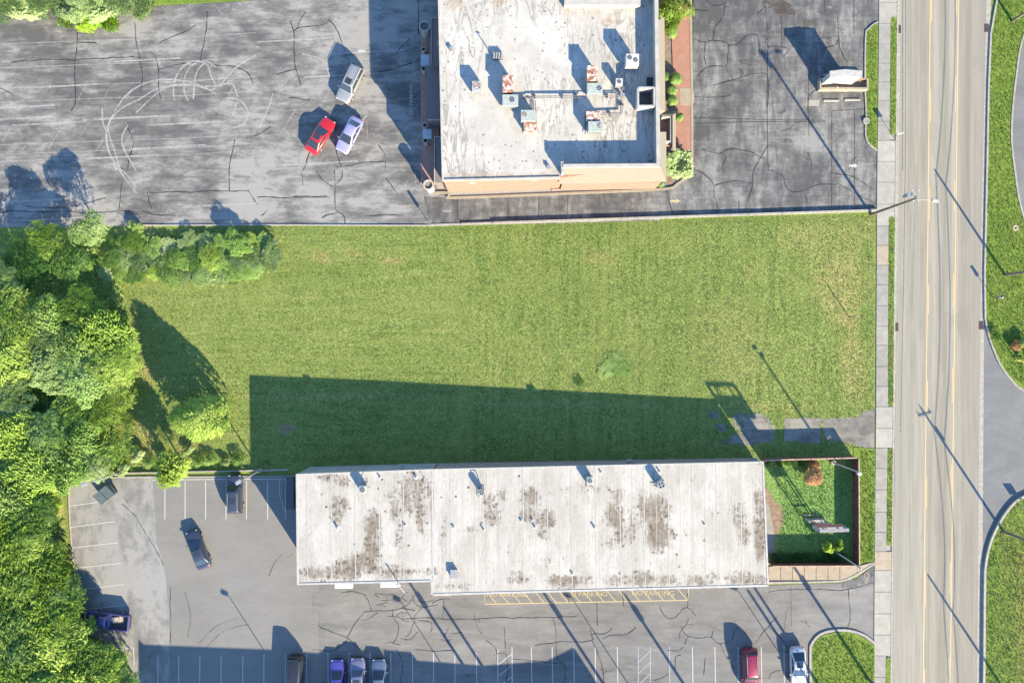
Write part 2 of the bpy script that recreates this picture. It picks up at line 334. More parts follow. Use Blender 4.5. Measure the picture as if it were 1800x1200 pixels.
# ------------------------------------------------------------------ mesh helpers
class MB:
    def __init__(s): s.v = []; s.f = []
    def add(s, vs, fs):
        b = len(s.v); s.v += [tuple(v) for v in vs]; s.f += [tuple(i + b for i in f) for f in fs]; return s
    def box(s, cx, cy, z0, sx, sy, sz, rz=0.0, taper=1.0):
        c, n = math.cos(rz), math.sin(rz); vs = []
        for z, t in ((z0, 1), (z0 + sz, taper)):
            for a, b in ((-1, -1), (1, -1), (1, 1), (-1, 1)):
                x, y = a * sx / 2 * t, b * sy / 2 * t; vs.append((cx + x * c - y * n, cy + x * n + y * c, z))
        return s.add(vs, [(3, 2, 1, 0), (4, 5, 6, 7), (0, 1, 5, 4), (1, 2, 6, 5), (2, 3, 7, 6), (3, 0, 4, 7)])
    def cyl(s, cx, cy, z0, z1, r0, r1=None, n=14, cap=True):
        return s.tube((cx, cy, z0), (cx, cy, z1), r0, r0 if r1 is None else r1, n)
    def tube(s, p0, p1, r0, r1=None, n=8):
        r1 = r0 if r1 is None else r1; p0, p1 = Vector(p0), Vector(p1); d = (p1 - p0).normalized()
        a = d.orthogonal().normalized(); b = d.cross(a)
        vs = [tuple(p + (a * math.cos(t) + b * math.sin(t)) * r) for p, r in ((p0, r0), (p1, r1)) for t in [2 * math.pi * i / n for i in range(n)]]
        return s.add(vs, [tuple(reversed(range(n))), tuple(range(n, 2 * n))] + [(i, (i + 1) % n, n + (i + 1) % n, n + i) for i in range(n)])
    def ring(s, cx, cy, z0, z1, ri, ro, n=20):
        vs = []
        for r, z in ((ro, z0), (ro, z1), (ri, z1), (ri, z0)):
            vs += [(cx + r * math.cos(2 * math.pi * i / n), cy + r * math.sin(2 * math.pi * i / n), z) for i in range(n)]
        fs = []
        for k in range(4):
            for i in range(n):
                a, b = k * n, ((k + 1) % 4) * n; fs.append((a + i, a + (i + 1) % n, b + (i + 1) % n, b + i))
        return s.add(vs, fs)
    def prism(s, poly, z0, z1):      # poly list of xy, z0/z1 numbers or lists
        n = len(poly); zz = lambda z, i: z[i] if isinstance(z, (list, tuple)) else z
        a = sum(poly[i][0] * poly[(i + 1) % n][1] - poly[(i + 1) % n][0] * poly[i][1] for i in range(n))
        if a < 0:
            poly = list(reversed(poly)); z0 = list(reversed(z0)) if isinstance(z0, (list, tuple)) else z0; z1 = list(reversed(z1)) if isinstance(z1, (list, tuple)) else z1
        vs = [(p[0], p[1], zz(z0, i)) for i, p in enumerate(poly)] + [(p[0], p[1], zz(z1, i)) for i, p in enumerate(poly)]
        return s.add(vs, [tuple(reversed(range(n))), tuple(range(n, 2 * n))] + [(i, (i + 1) % n, n + (i + 1) % n, n + i) for i in range(n)])
    def rect(s, x, y, z, sx, sy): return s.box(x, y, z, sx, sy, .01)
    def mesh(s, name, mat, smooth=False):
        me = bpy.data.meshes.new(name); me.from_pydata(s.v, [], s.f)
        if mat: me.materials.append(mat)
        if smooth: me.polygons.foreach_set('use_smooth', [True] * len(me.polygons))
        me.update(); return me
def obj(name, mb, mat, parent=None, smooth=False, world=False, bevel=0):
    if world and parent is not None:
        L = parent.location; mb.v = [(x - L.x, y - L.y, z - L.z) for x, y, z in mb.v]
    me = mb.mesh(name, mat, smooth) if isinstance(mb, MB) else mb
    o = bpy.data.objects.new(name, me); COL.objects.link(o)
    if parent is not None: o.parent = parent
    if bevel:
        b = o.modifiers.new('bevel', 'BEVEL'); b.width = bevel; b.segments = 2; b.limit_method = 'ANGLE'
    return o
def tag(o, label=None, cat=None, group=None, kind=None):
    if label: o['label'] = label
    if cat: o['category'] = cat
    if group: o['group'] = group
    if kind: o['kind'] = kind
    return o
def thing(name, label, cat, loc, rz=0.0, group=None):
    o = bpy.data.objects.new(name, None); COL.objects.link(o); o.location = loc; o.rotation_euler = (0, 0, rz)
    o.empty_display_size = .3
    return tag(o, label, cat, group)
def copy_tree(o, parent=None):
    c = o.copy(); COL.objects.link(c)
    if parent is not None: c.parent = parent
    for ch in list(o.children): copy_tree(ch, c)
    return c

def sheet(name, pxpoly, layer, mat, cell=None, parent=None, kind='structure', attrs=None, up=0.0, world=None, rough=0):
    """flat polygon laid on the sloping ground; layer = cm above it"""
    pts = world if world else [G(*p)[:2] for p in pxpoly]
    if rough:
        rg = random.Random(hash(name) % 1000 + 5 if False else len(pts)); out = []
        for i in range(len(pts)):
            a, b = Vector(pts[i]), Vector(pts[(i + 1) % len(pts)]); n = max(1, int((b - a).length / .35)); nn = Vector((-(b - a).y, (b - a).x)).normalized()
            for k in range(n): out.append(tuple(a.lerp(b, k / n) + nn * rg.uniform(-rough, rough)))
        pts = out
    bm = bmesh.new(); bm.faces.new([bm.verts.new((x, y, 0)) for x, y in pts])
    bm.normal_update()
    if bm.faces[:][0].normal.z < 0: bmesh.ops.reverse_faces(bm, faces=bm.faces[:])
    xs = [p[0] for p in pts]; ys = [p[1] for p in pts]
    def cut(co, no): bmesh.ops.bisect_plane(bm, geom=bm.verts[:] + bm.edges[:] + bm.faces[:], plane_co=co, plane_no=no)
    for X in (XA, XB):
        if min(xs) < X < max(xs): cut((X, 0, 0), (1, 0, 0))
    if cell:
        X = min(xs) + cell
        while X < max(xs): cut((X, 0, 0), (1, 0, 0)); X += cell
        Y = min(ys) + cell
        while Y < max(ys): cut((0, Y, 0), (0, 1, 0)); Y += cell
    bmesh.ops.triangulate(bm, faces=[f for f in bm.faces if len(f.verts) > 4])
    bm.verts.ensure_lookup_table()
    for v in bm.verts: v.co.z = g(v.co.x) + layer * .01 + up
    me = bpy.data.meshes.new(name); bm.to_mesh(me); bm.free(); me.materials.append(mat)
    if attrs:
        co = np.zeros(len(me.vertices) * 3); me.vertices.foreach_get('co', co); co = co.reshape(-1, 3)
        for an, spl in attrs.items():
            me.attributes.new(an, 'FLOAT', 'POINT').data.foreach_set('value', splat(co, spl))
    o = bpy.data.objects.new(name, me); COL.objects.link(o)
    if parent is not None: o.parent = parent
    elif kind: o['kind'] = kind
    return o
def splat(co, spl, z=None):
    v = np.zeros(len(co))
    for px, py, rx, ry, st in spl:
        c = G(px, py) if z is None else W(px, py, z)
        d = ((co[:, 0] - c.x) / (rx * S)) ** 2 + ((co[:, 1] - c.y) / (ry * S)) ** 2
        v = np.maximum(v, st * np.clip(1.35 - .75 * d, 0, 1))
    return v.astype(np.float32)

def strip(name, parent, pts, width, layer, mat, closed=False, jit=0.0, rg=None, world=None, up=0.0, kind=None):
    P = [Vector(G(*p)[:2]) for p in pts] if world is None else [Vector(p[:2]) for p in world]
    if closed: P.append(P[0])
    Q = [P[0]]
    wob = 0.0
    for a, b in zip(P, P[1:]):
        n = max(1, int((b - a).length / .45)) if jit else 1
        ts = [k / n for k in range(1, n + 1)]
        if (a.x - XB) * (b.x - XB) < 0: ts.append((XB - a.x) / (b.x - a.x)); ts = sorted(set(ts))
        nn = Vector((-(b - a).y, (b - a).x)).normalized()
        for t in ts:
            q = a.lerp(b, t)
            if jit: wob = wob * .72 + rg.uniform(-jit, jit) * .8; q = q + nn * wob
            Q.append(q)
    mb = MB(); vs = []
    for i, q in enumerate(Q):
        d = (Q[min(i + 1, len(Q) - 1)] - Q[max(i - 1, 0)]).normalized(); n = Vector((-d.y, d.x))
        ww = width * (1 if not jit else rg.uniform(.35, 1.35)) / 2
        for sgn in (1, -1):
            p = q + n * ww * sgn; vs.append((p.x, p.y, g(q.x) + layer * .01 + up))
    mb.add(vs, [(2 * i + 1, 2 * i + 3, 2 * i + 2, 2 * i) for i in range(len(Q) - 1)])
    o = obj(name, mb, mat, parent)
    if kind: o['kind'] = kind
    return o
def arc(cx, cy, r, a0, a1, n=24, ry=None, rot=0):
    ry = r if ry is None else ry; out = []
    for i in range(n + 1):
        a = R(a0 + (a1 - a0) * i / n); x, y = r * math.cos(a), ry * math.sin(a); c, s_ = math.cos(R(rot)), math.sin(R(rot))
        out.append((cx + x * c - y * s_, cy + x * s_ + y * c))
    return out
def spline(pts, n=6):
    out = []; P = [pts[0]] + list(pts) + [pts[-1]]
    for i in range(1, len(P) - 2):
        for k in range(n):
            t = k / n; a, b, c, d = P[i - 1], P[i], P[i + 1], P[i + 2]
            out.append(tuple(.5 * (2 * b[j] + (c[j] - a[j]) * t + (2 * a[j] - 5 * b[j] + 4 * c[j] - d[j]) * t * t + (3 * b[j] - a[j] - 3 * c[j] + d[j]) * t ** 3) for j in (0, 1)))
    out.append(tuple(pts[-1])); return out
def kerb(name, parent, pts, width, h, mat, z0=0.0, kind=None, label=None, seg=None):
    """raised kerb along a pixel polyline"""
    P = [Vector(G(*p)[:2]) for p in pts]; Q = [P[0]]
    for a, b in zip(P, P[1:]):
        if (a.x - XB) * (b.x - XB) < 0: Q.append(a.lerp(b, (XB - a.x) / (b.x - a.x)))
        Q.append(b)
    vs = []
    for i, q in enumerate(Q):
        d = (Q[min(i + 1, len(Q) - 1)] - Q[max(i - 1, 0)]).normalized(); n = Vector((-d.y, d.x)) * width / 2
        for p, z in ((q + n, z0 - .1), (q + n * .96, h), (q - n * .96, h), (q - n, z0 - .1)): vs.append((p.x, p.y, g(q.x) + z))
    fs = []
    for i in range(len(Q) - 1):
        for k in range(4): a = 4 * i + k; b = 4 * i + (k + 1) % 4; fs.append((a + 4, b + 4, b, a))
    fs += [(0, 1, 2, 3), tuple(4 * (len(Q) - 1) + k for k in (3, 2, 1, 0))]
    return obj(name, MB().add(vs, fs), mat, parent)

# ================================================================== SETTING
ground = sheet('ground', None, 0, M['grass'], world=[(-400, -400), (400, -400), (400, 400), (-400, 400)])

meadow_poly = [(-60, 398), (255, 396), (480, 395), (760, 395), (1540, 371), (1538, 720), (1510, 735), (1537, 790), (1537, 990), (1508, 995), (1500, 803), (1338, 806), (1325, 806), (540, 824), (205, 828), (110, 850), (120, 1000), (150, 1100), (240, 1200), (240, 1260), (-60, 1260)]
DRY = [(565, 452, 18, 8, .7), (620, 445, 14, 7, .5), (690, 460, 28, 5, .9), (1490, 560, 22, 14, .75), (1480, 500, 45, 60, .55), (1500, 640, 22, 60, .55), (1320, 475, 8, 8, .6), (1450, 420, 70, 30, .35), (1280, 600, 60, 70, .22), (1525, 405, 10, 18, .5), (1050, 455, 25, 15, .35),
       (500, 750, 14, 10, .45), (260, 660, 12, 22, .6), (250, 770, 25, 30, .55), (330, 785, 30, 14, .4), (110, 900, 8, 30, .6), (128, 960, 7, 34, .8), (225, 1160, 9, 30, .8), (250, 402, 14, 7, .9), (80, 398, 40, 5, .9), (1350, 716, 90, 5, .5), (485, 425, 6, 8, .9), (600, 700, 180, 3, .5), (1000, 712, 200, 3, .4), (360, 745, 8, 14, .5)]
LUSH = [(760, 402, 400, 10, .7), (1180, 385, 300, 8, .8), (1080, 640, 32, 24, 1), (1018, 672, 12, 10, .9), (600, 400, 160, 10, .8), (1365, 730, 14, 18, .9), (520, 480, 120, 25, .3), (1520, 520, 10, 110, .6), (1180, 620, 60, 90, .3), (1010, 520, 40, 70, .3), (330, 470, 120, 30, .4)]
lawn = sheet('meadow_lawn', meadow_poly, 1, M['grass'], cell=.7, attrs={'dry': DRY, 'lush': LUSH})

# --- north parking lot
lot_n = sheet('north_parking_lot', [(-60, 22), (265, 12), (440, 2), (445, -60), (1220, -60), (1216, 270), (1212, 300), (1190, 322), (1160, 332), (1160, 388), (760, 397), (480, 396), (255, 397), (-60, 400)], 2, M['asph_n'])
lot_ne = sheet('north_drive', [(1216, -60), (1546, -60), (1541, 371), (1160, 384), (1160, 330), (1190, 321), (1212, 300), (1216, 270)], 2, M['asph_e'])
lane = sheet('service_lane', [(745, 345), (800, 349), (1160, 331), (1162, 383.5), (760, 396), (752, 380)], 2.6, M['asph_e'])
# --- south parking lot
lot_s = sheet('south_parking_lot', [(540, 836), (1330, 818), (1352, 1040), (1352, 1028), (1480, 1024), (1505, 1016), (1538, 992), (1536, 1300), (540, 1300)], 2, M['asph_s'])
lot_sn = sheet('resurfaced_lot', [(268, 838), (538, 836), (560, 836), (560, 1038), (548, 1040), (548, 1075), (560, 1076), (560, 1300), (298, 1300), (298, 1160), (297, 1080), (290, 1000), (275, 950), (272, 880)], 2.5, M['asph_new'])
lot_sw = sheet('west_parking_bay', [(122, 862), (124, 852), (131, 844), (142, 840), (271, 838), (275, 880), (278, 950), (293, 1000), (299, 1080), (300, 1300), (243, 1300), (243, 1210), (220, 1150), (150, 1110), (137, 1035), (130, 1000), (124, 930)], 2, M['asph_w'])
# --- road, gutters, sidewalk
road = sheet('road', [(1584, -300), (1578, 400), (1573, 800), (1566, 1200), (1560, 1700), (1710, 1700), (1717, 1200), (1721, 800), (1725, 400), (1734, 0), (1740, -300)], 2, M['road'])
apron = sheet('pavement_apron', [(1545.5, -300), (1541, 371), (1540, 720), (1537, 990), (1535, 1300), (1565, 1300), (1566, 1200), (1573, 800), (1578, 400), (1584, -300)], 1.5, M['conc_pale'])
ge = sheet('east_gutter', [(1740, -300), (1734, 0), (1725, 400), (1721, 800), (1717, 1200), (1710, 1700), (1718, 1700), (1726, 1200), (1730, 800), (1732, 400), (1742, 0), (1748, -300)], 1.5, M['kerb'])
rg = random.Random(7)
def lerp_edge(tab, y):
    for (y0, x0), (y1, x1) in zip(tab, tab[1:]):
        if y <= y1: return x0 + (x1 - x0) * (y - y0) / (y1 - y0)
    return tab[-1][1]
WESTE = [(-100, 1546), (0, 1545), (371, 1541), (720, 1539.5), (990, 1537), (1300, 1535)]
VERGE = [(-100, 1563), (0, 1566), (383, 1562), (713, 1561), (958, 1558), (1300, 1556)]
GUT = [(-100, 1577), (0, 1576.5), (400, 1572), (800, 1568.5), (1200, 1564.5), (1300, 1563)]
verges = [(33, 237), (383, 713), (790, 958), (1156, 1240)]
y = -30.0
while y < 1230:
    step = 36 + rg.uniform(-3, 3)
    mid = y + step / 2
    wide = not any(a <= mid <= b for a, b in verges)
    xr = (lambda yy: lerp_edge(GUT, yy)) if wide else (lambda yy: lerp_edge(VERGE, yy))
    q = [(lerp_edge(WESTE, y + .8), y + .4), (xr(y + .8) - .4, y + .4), (xr(y + step) - .4, y + step - .4), (lerp_edge(WESTE, y + step), y + step - .4)]
    P = [G(*p)[:2] for p in q]
    tan = 425 < mid < 450 or 985 < mid < 1020
    o = obj('slab', MB().prism(P, -.02, .085 + rg.uniform(-.004, .004)), M['conc_tan'] if tan else (M['conc_pale'] if wide else M['conc']), apron)
    y += step
for i, (a, b) in enumerate(verges):
    q = [(lerp_edge(VERGE, a) + .2, a), (lerp_edge(GUT, a) - .3, a), (lerp_edge(GUT, b) - .3, b), (lerp_edge(VERGE, b) + .2, b)]
    vq = spline(q[:1] + [((q[0][0] + q[1][0]) / 2, a - 3)] + q[1:2], 3) + q[2:]
    sheet('grass_verge', vq, 1, M['grass_r'], up=.09, rough=.04)
# gutter kerb west side: segments
y = -30.0
while y < 1230:
    y2 = y + 41
    obj('kerb_stone', MB().prism([G(lerp_edge(GUT, y) , y + .3)[:2], G(lerp_edge(GUT, y) + 2.6, y + .3)[:2], G(lerp_edge(GUT, y2) + 2.6, y2)[:2], G(lerp_edge(GUT, y2), y2)[:2]], -.02, .105), M['kerb'], apron)
    y = y2
def gedge(yy): return lerp_edge([(-100, 1584.5), (0, 1583.6), (400, 1578), (800, 1573), (1200, 1566), (1300, 1564.5)], yy)
sheet('west_gutter', [(lerp_edge(GUT, -60) + 2.6, -60), (gedge(-60), -60), (gedge(400), 400), (gedge(800), 800), (gedge(1260), 1260), (lerp_edge(GUT, 1260) + 2.6, 1260), (lerp_edge(GUT, 800) + 2.6, 800), (lerp_edge(GUT, 400) + 2.6, 400)], 2.8, M['kerb'], parent=apron)
for px, py in ((1580, 52), (1575.5, 575), (1734.5, 50), (1725, 572)):
    t = thing('storm_drain', {52: 'rusty storm drain in west gutter beside the north verge', 575: 'rusty storm drain in west gutter beside the meadow', 50: 'rusty storm drain in east gutter near the top of the road', 572: 'rusty storm drain in east gutter before the eastern driveway'}[py], 'drain', G(px, py, .03), group='storm drains in the road gutters')
    obj('frame', MB().box(0, 0, 0, .5, .95, .03), M['drain'], t)
    bb = MB()
    for k in range(6): bb.box(0, -.36 + k * .145, .03, .42, .05, .02)
    obj('grate', bb, M['blackm'], t)
# --- east side
east_lawn_n = [(1738, -60), (1800, -60), (1860, -60), (1802, 55), (1786, 130), (1777, 230), (1783, 300), (1795, 370), (1830, 470), (1830, 700), (1800, 686), (1775, 665), (1757, 640), (1743, 610), (1735, 585), (1730, 560), (1729, 480), (1733, 300), (1736, 150), (1741, 60), (1752, 0)]
LUSHE = [(1750, 200, 10, 120, .6), (1760, 520, 20, 60, .4)]
sheet('east_lawn', east_lawn_n, 1, M['grass_r'], up=.10)
sheet('east_parking_lot', [(1865, -60), (1802, 55), (1786, 130), (1777, 230), (1783, 300), (1795, 370), (1830, 470), (2100, 470), (2100, -60)], 2, M['asph_drive'])
sheet('east_driveway', [(1730, 560), (1735, 585), (1743, 610), (1757, 640), (1775, 665), (1800, 686), (1900, 720), (2100, 720), (2100, 850), (1850, 850), (1800, 868), (1780, 880), (1760, 903), (1745, 930), (1735, 955), (1729, 990), (1727, 1000)], 2, M['asph_drive'])
sheet('southeast_bank', [(2100, 850), (1850, 850), (1802, 870), (1782, 882), (1763, 905), (1748, 932), (1738, 957), (1731, 990), (1728, 1200), (1722, 1500), (2100, 1500)], 1, M['grass_r'], up=.12, cell=1.5, attrs={'dry': [(1790, 1000, 20, 40, .7), (1795, 1100, 16, 110, .8), (1770, 930, 20, 20, .4)], 'lush': [(1745, 1080, 12, 120, .5)]})
kerb('kerb', ge, [(1752, 0), (1748, 20), (1741, 60), (1737, 150), (1734, 300), (1730, 480), (1731, 560)], .2, .17, M['kerb'])
kerb('kerb', ge, [(1757, -30), (1752, 0)], .2, .17, M['kerb'])
kerb('kerb', ge, spline([(1731, 560), (1736, 585), (1744, 610), (1757, 640), (1775, 665), (1800, 686), (1880, 718)], 4), .2, .17, M['kerb'])
kerb('kerb', ge, spline([(1862, -56), (1802, 55), (1786, 130), (1777, 230), (1783, 300), (1795, 370), (1828, 470)], 4), .22, .17, M['kerb'])
kerb('kerb', ge, spline([(1850, 850), (1802, 870), (1782, 882), (1763, 905), (1748, 932), (1738, 957), (1731, 990), (1729, 1030), (1727.5, 1200), (1725, 1260)], 4), .26, .3, M['kerb'])
# --- verge island north-east lot
isl = sheet('roadside_lawn', [(1543, 40), (1536, 43), (1526, 52), (1521, 65), (1520, 150), (1522, 200), (1521, 235), (1526, 252), (1541, 265)], 1, M['grass_r'], up=.1)
kerb('kerb', apron, spline([(1543, 40), (1536, 43), (1526, 52), (1521, 65), (1520, 150), (1522, 200), (1521, 235), (1526, 252), (1541, 265)], 4), .16, .14, M['kerb'])
# --- corner island south
sheet('corner_island_lawn', spline([(1429, 1260), (1427, 1150), (1430, 1132), (1442, 1118), (1460, 1112), (1490, 1110), (1515, 1118), (1537, 1134)], 4) + [(1536, 1260)], 1, M['grass_r'], up=.09)
kerb('kerb', lot_s, spline([(1426, 1260), (1424, 1150), (1427, 1130), (1440, 1115), (1460, 1108), (1490, 1107), (1517, 1115), (1538, 1130)], 4), .3, .15, M['kerb'])
# --- grass strip at top
sheet('top_grass_strip', [(262, -60), (262, 9), (440, 0), (444, -60)], 3, M['grass_r'], up=.05)

# --- verge strip around fenced yard
sheet('strip_lawn', [(1500, 786), (1538, 788), (1537, 985), (1510, 990), (1500, 800)], 2, M['grass_r'], up=.04)
yard = sheet('yard_lawn', [(1346, 812), (1500, 810), (1501, 988), (1352, 988)], 2, M['grass_y'], cell=.6, attrs={'dry': [(1360, 850, 8, 20, .3)], 'lush': [(1340, 900, 3, 3, 0)]})
sheet('dirt_path', [(1345, 850), (1352, 862), (1362, 880), (1375, 890), (1378, 915), (1370, 935), (1366, 945), (1352, 945), (1340, 945)], 3, M['dirt'], parent=yard, rough=.12)
sheet('concrete_path', [(1338, 870), (1352, 890), (1360, 930), (1363, 990), (1338, 990)], 3.6, M['conc'], parent=yard)
# south sidewalk of yard: slabs
wk = sheet('tan_walkway', [(1350, 994), (1508, 994), (1537, 987), (1536, 992), (1507, 1012), (1480, 1021), (1350, 1026)], 2.5, M['conc_tan'])
x = 1351.0
while x < 1478:
    obj('slab', MB().prism([G(*p)[:2] for p in ((x + .3, 995), (x + 20.2, 995), (x + 20.2, 1018.5), (x + .3, 1018.5))], -.01, .10 + rg.uniform(-.004, .004)), M['conc_tan'], wk); x += 20.8
obj('slab', MB().prism([G(*p)[:2] for p in ((1476.4, 995), (1506, 995), (1506, 1006), (1490, 1014), (1476.4, 1018.5))], -.01, .1), M['conc_tan'], wk)
obj('slab', MB().prism([G(*p)[:2] for p in ((1506.5, 995), (1536, 986.5), (1536, 989), (1506.5, 1005.5))], -.01, .1), M['conc_tan'], wk)
kerb('kerb', wk, spline([(1350, 1023), (1430, 1022), (1478, 1020), (1495, 1014), (1515, 1003), (1537, 990)], 4), .2, .13, M['kerb'])
sheet('worn_pavement', [(1447, 735), (1510, 733), (1512, 725), (1537, 717), (1537, 790), (1510, 785), (1490, 778), (1450, 772), (1446, 760)], 2, M['asph_old'], rough=.12)
sheet('worn_pavement', [(1380, 737), (1395, 733), (1444, 735), (1442, 778), (1380, 775), (1377, 760)], 2, M['asph_old'], rough=.15)
sheet('worn_pavement', [(1283, 732), (1300, 727), (1345, 727), (1360, 748), (1361, 778), (1310, 782), (1272, 778), (1262, 779), (1285, 765), (1301, 760), (1290, 745)], 2, M['asph_old'], rough=.2)
sheet('worn_pavement', [(1248, 722), (1262, 724), (1262, 735), (1250, 736), (1244, 730)], 2, M['asph_old'], rough=.15)
sheet('worn_pavement', [(1256, 742), (1276, 744), (1278, 756), (1262, 758)], 2, M['asph_old'], rough=.15)
sheet('worn_pavement', [(498, 744), (508, 746), (522, 752), (500, 762), (494, 756)], 2, M['dirt'], rough=.15)

# ------------------------------------------------------------------ markings
LN = .11
# road
def rx(base, yy): return base + (yy - 0) * -.0085
for x0, x1, ya, yb in ((1635.0, 1622.5, -60, 1260), (1684.5, 1670.0, -60, 1260)):
    strip('lane_line', road, [(x0 + (x1 - x0) * (ya) / 1200, ya), (x0 + (x1 - x0) * yb / 1200, yb)], .13, 3, M['line_road'])
for a, b in ((-40, 38), (157, 214), (330, 387), (500, 552), (669, 728), (840, 893), (1003, 1065), (1175, 1240)):
    xa = 1637.5 - 13.0 * a / 1200 - .2; xb = 1637.5 - 13.0 * b / 1200; strip('lane_dash', road, [(xa, a), (xb, b)], .11, 3, M['line_road'])
for a, b in ((-60, 25), (132, 195), (318, 372), (480, 542), (645, 708), (815, 877), (987, 1042), (1155, 1230)):
    xa = 1681.5 - 14.0 * a / 1200; xb = 1681.5 - 14.0 * b / 1200; strip('lane_dash', road, [(xa, a), (xb, b)], .11, 3, M['line_road'])
strip('road_shadow_joint', road, [(1592, -60), (1591, 300), (1588, 500), (1584, 700), (1583, 760)], .05, 3, M['joint'])  # dark painted strip standing for an overhead wire's shadow
strip('road_shadow_joint', road, [(1587, -60), (1586.5, 300)], .06, 3, M['joint'])
# --- north lot lines
for (x0, y0, x1, y1) in ((285, 12, 318, 50), (330, 10, 362, 52), (375, 7, 392, 27), (418, 3, 440, 31), (27, 211, 5, 250), (50, 246, 38, 268), (108, 224, 84, 265), (158, 212, 130, 258), (198, 214, 170, 265), (236, 226, 218, 256), (282, 222, 260, 256),
        (150, 152, 135, 180), (195, 150, 182, 175), (328, 148, 320, 162), (415, 143, 402, 168), (232, 156, 220, 180), (12, 340, 35, 372), (59, 340, 80, 371), (148, 335, 172, 378), (190, 340, 215, 375), (205, 297, 240, 332), (235, 297, 257, 320), (460, 338, 500, 393), (520, 350, 545, 392), (635, 387, 642, 394), (590, 388, 582, 378), (505, 140, 487, 170), (520, 192, 490, 240), (590, 140, 575, 165)):
    strip('parking_line', lot_n, [(x0, y0), (x1, y1)], .1, 3, M['line_faint'])
strip('parking_line', lot_n, [(642, 90), (645, 190), (646, 250), (636, 251)], .08, 3, M['line_faint'])
strip('parking_line', lot_n, [(644, 204), (636, 214)], .1, 3, M['line'])
strip('parking_line', lot_n, [(450, 196), (642, 190)], .09, 3, M['line_faint'])
strip('parking_line', lot_n, [(0, 212), (250, 205), (450, 197)], .09, 3, M['line_faint'])
for yy in (78, 120, 155, 180, 255, 272, 284): strip('parking_line', lot_n, [(0, yy), (150, yy - 6), (330, yy - 12), (450, yy - 20)], .08, 3, M['skid'])
for i in range(19):
    yy = 55 + i * 14.2 - (0 if i < 14 else -3); strip('hatch_line', lot_n, [(728.5, yy + 9), (737.5, yy)], .09, 3, M['line_faint'])
strip('hatch_line', lot_n, [(727, 52), (730, 320)], .07, 3, M['line_faint'])
def text(name, parent, body, px, py, size, mat, rz=0.0, layer=3.6, xs=1.0, z=None):
    cu = bpy.data.curves.new(name, 'FONT'); cu.body = body; cu.size = size; cu.align_x = 'CENTER'; cu.align_y = 'CENTER'
    o = bpy.data.objects.new(name, cu); me = bpy.data.meshes.new_from_object(o); bpy.data.objects.remove(o)
    p = G(px, py); c_, s_ = math.cos(rz), math.sin(rz)
    for v in me.vertices:
        x_, y_ = v.co.x * xs, v.co.y; X = p.x + x_ * c_ - y_ * s_; v.co = (X, p.y + x_ * s_ + y_ * c_, g(X) + layer * .01)
    me.materials.append(mat); n = bpy.data.objects.new(name, me); COL.objects.link(n); n.parent = parent
    return n
text('painted_lettering', lot_n, 'NO PARKING', 723, 175, .62, M['line'], R(90))
def arrow(parent, px, py, ang, L, mat, wd=.28):
    p = G(px, py); t = MB(); c, s_ = math.cos(ang), math.sin(ang)
    pts = [(-L / 2, -wd / 2), (L * .12, -wd / 2), (L * .12, -wd), (L / 2, 0), (L * .12, wd), (L * .12, wd / 2), (-L / 2, wd / 2)]
    vs = []
    for a, b in pts: X = p.x + a * c - b * s_; Y = p.y + a * s_ + b * c; vs.append((X, Y, g(X) + .034))
    obj('painted_arrow', t.add(vs, [(0, 1, 5, 6), (2, 3, 4)]), mat, parent)
arrow(lot_ne, 1500, 291.5, 0, 1.0, M['line']); arrow(lot_ne, 1187, 353.5, 0, 1.2, M['line_yellow']); arrow(lot_n, 635, 90, R(180), .9, M['line'])
arrow(lot_ne, 1481, 211, 0, .7, M['line_faint'], .12); arrow(lot_n, 787, 371, 0, 1.2, M['line_faint'])
for (a, b) in (((1478, 20), (1477, 120)), ((1480, 165), (1480, 193)), ((1439, 78), (1439, 125)), ((1425, 40), (1425, 90)), ((1401, 150), (1400, 185)), ((1441, 166), (1440, 192)), ((1352, 242), (1460, 240))):
    strip('parking_line', lot_ne, [a, b], .1, 3, M['line_faint'])
# seams / joints in the north-east drive
for pts in ([(1344, 0), (1350, 60), (1348, 180), (1350, 300)], [(1373, 30), (1375, 100)], [(1501, 0), (1501, 60)], [(1462, 195), (1462, 365)], [(1502, 195), (1502, 360)], [(1462, 195), (1520, 192)], [(1219, 207), (1350, 211), (1450, 212)], [(1219, 217), (1350, 214), (1450, 215)], [(1421, 130), (1422, 240)], [(1449, 0), (1450, 25)], [(998, 342), (998, 378)], [(947, 342), (947, 382)], [(804, 347), (804, 384)], [(893, 345), (893, 385)], [(875, 345), (875, 350)], [(1137, 333), (1137, 345)], [(1299, 352), (1299, 375)], [(1520, 170), (1520, 210)]):
    strip('seam', lot_ne, pts, .09, 3, M['joint'])
for pts in ([(515, 387 - 40), (580, 347)],): strip('seam', lot_n, pts, .09, 3, M['joint'])
sheet('patch', [(1417, 176), (1440, 176), (1441, 187), (1416, 187)], 3, M['conc_pale'], parent=lot_ne)
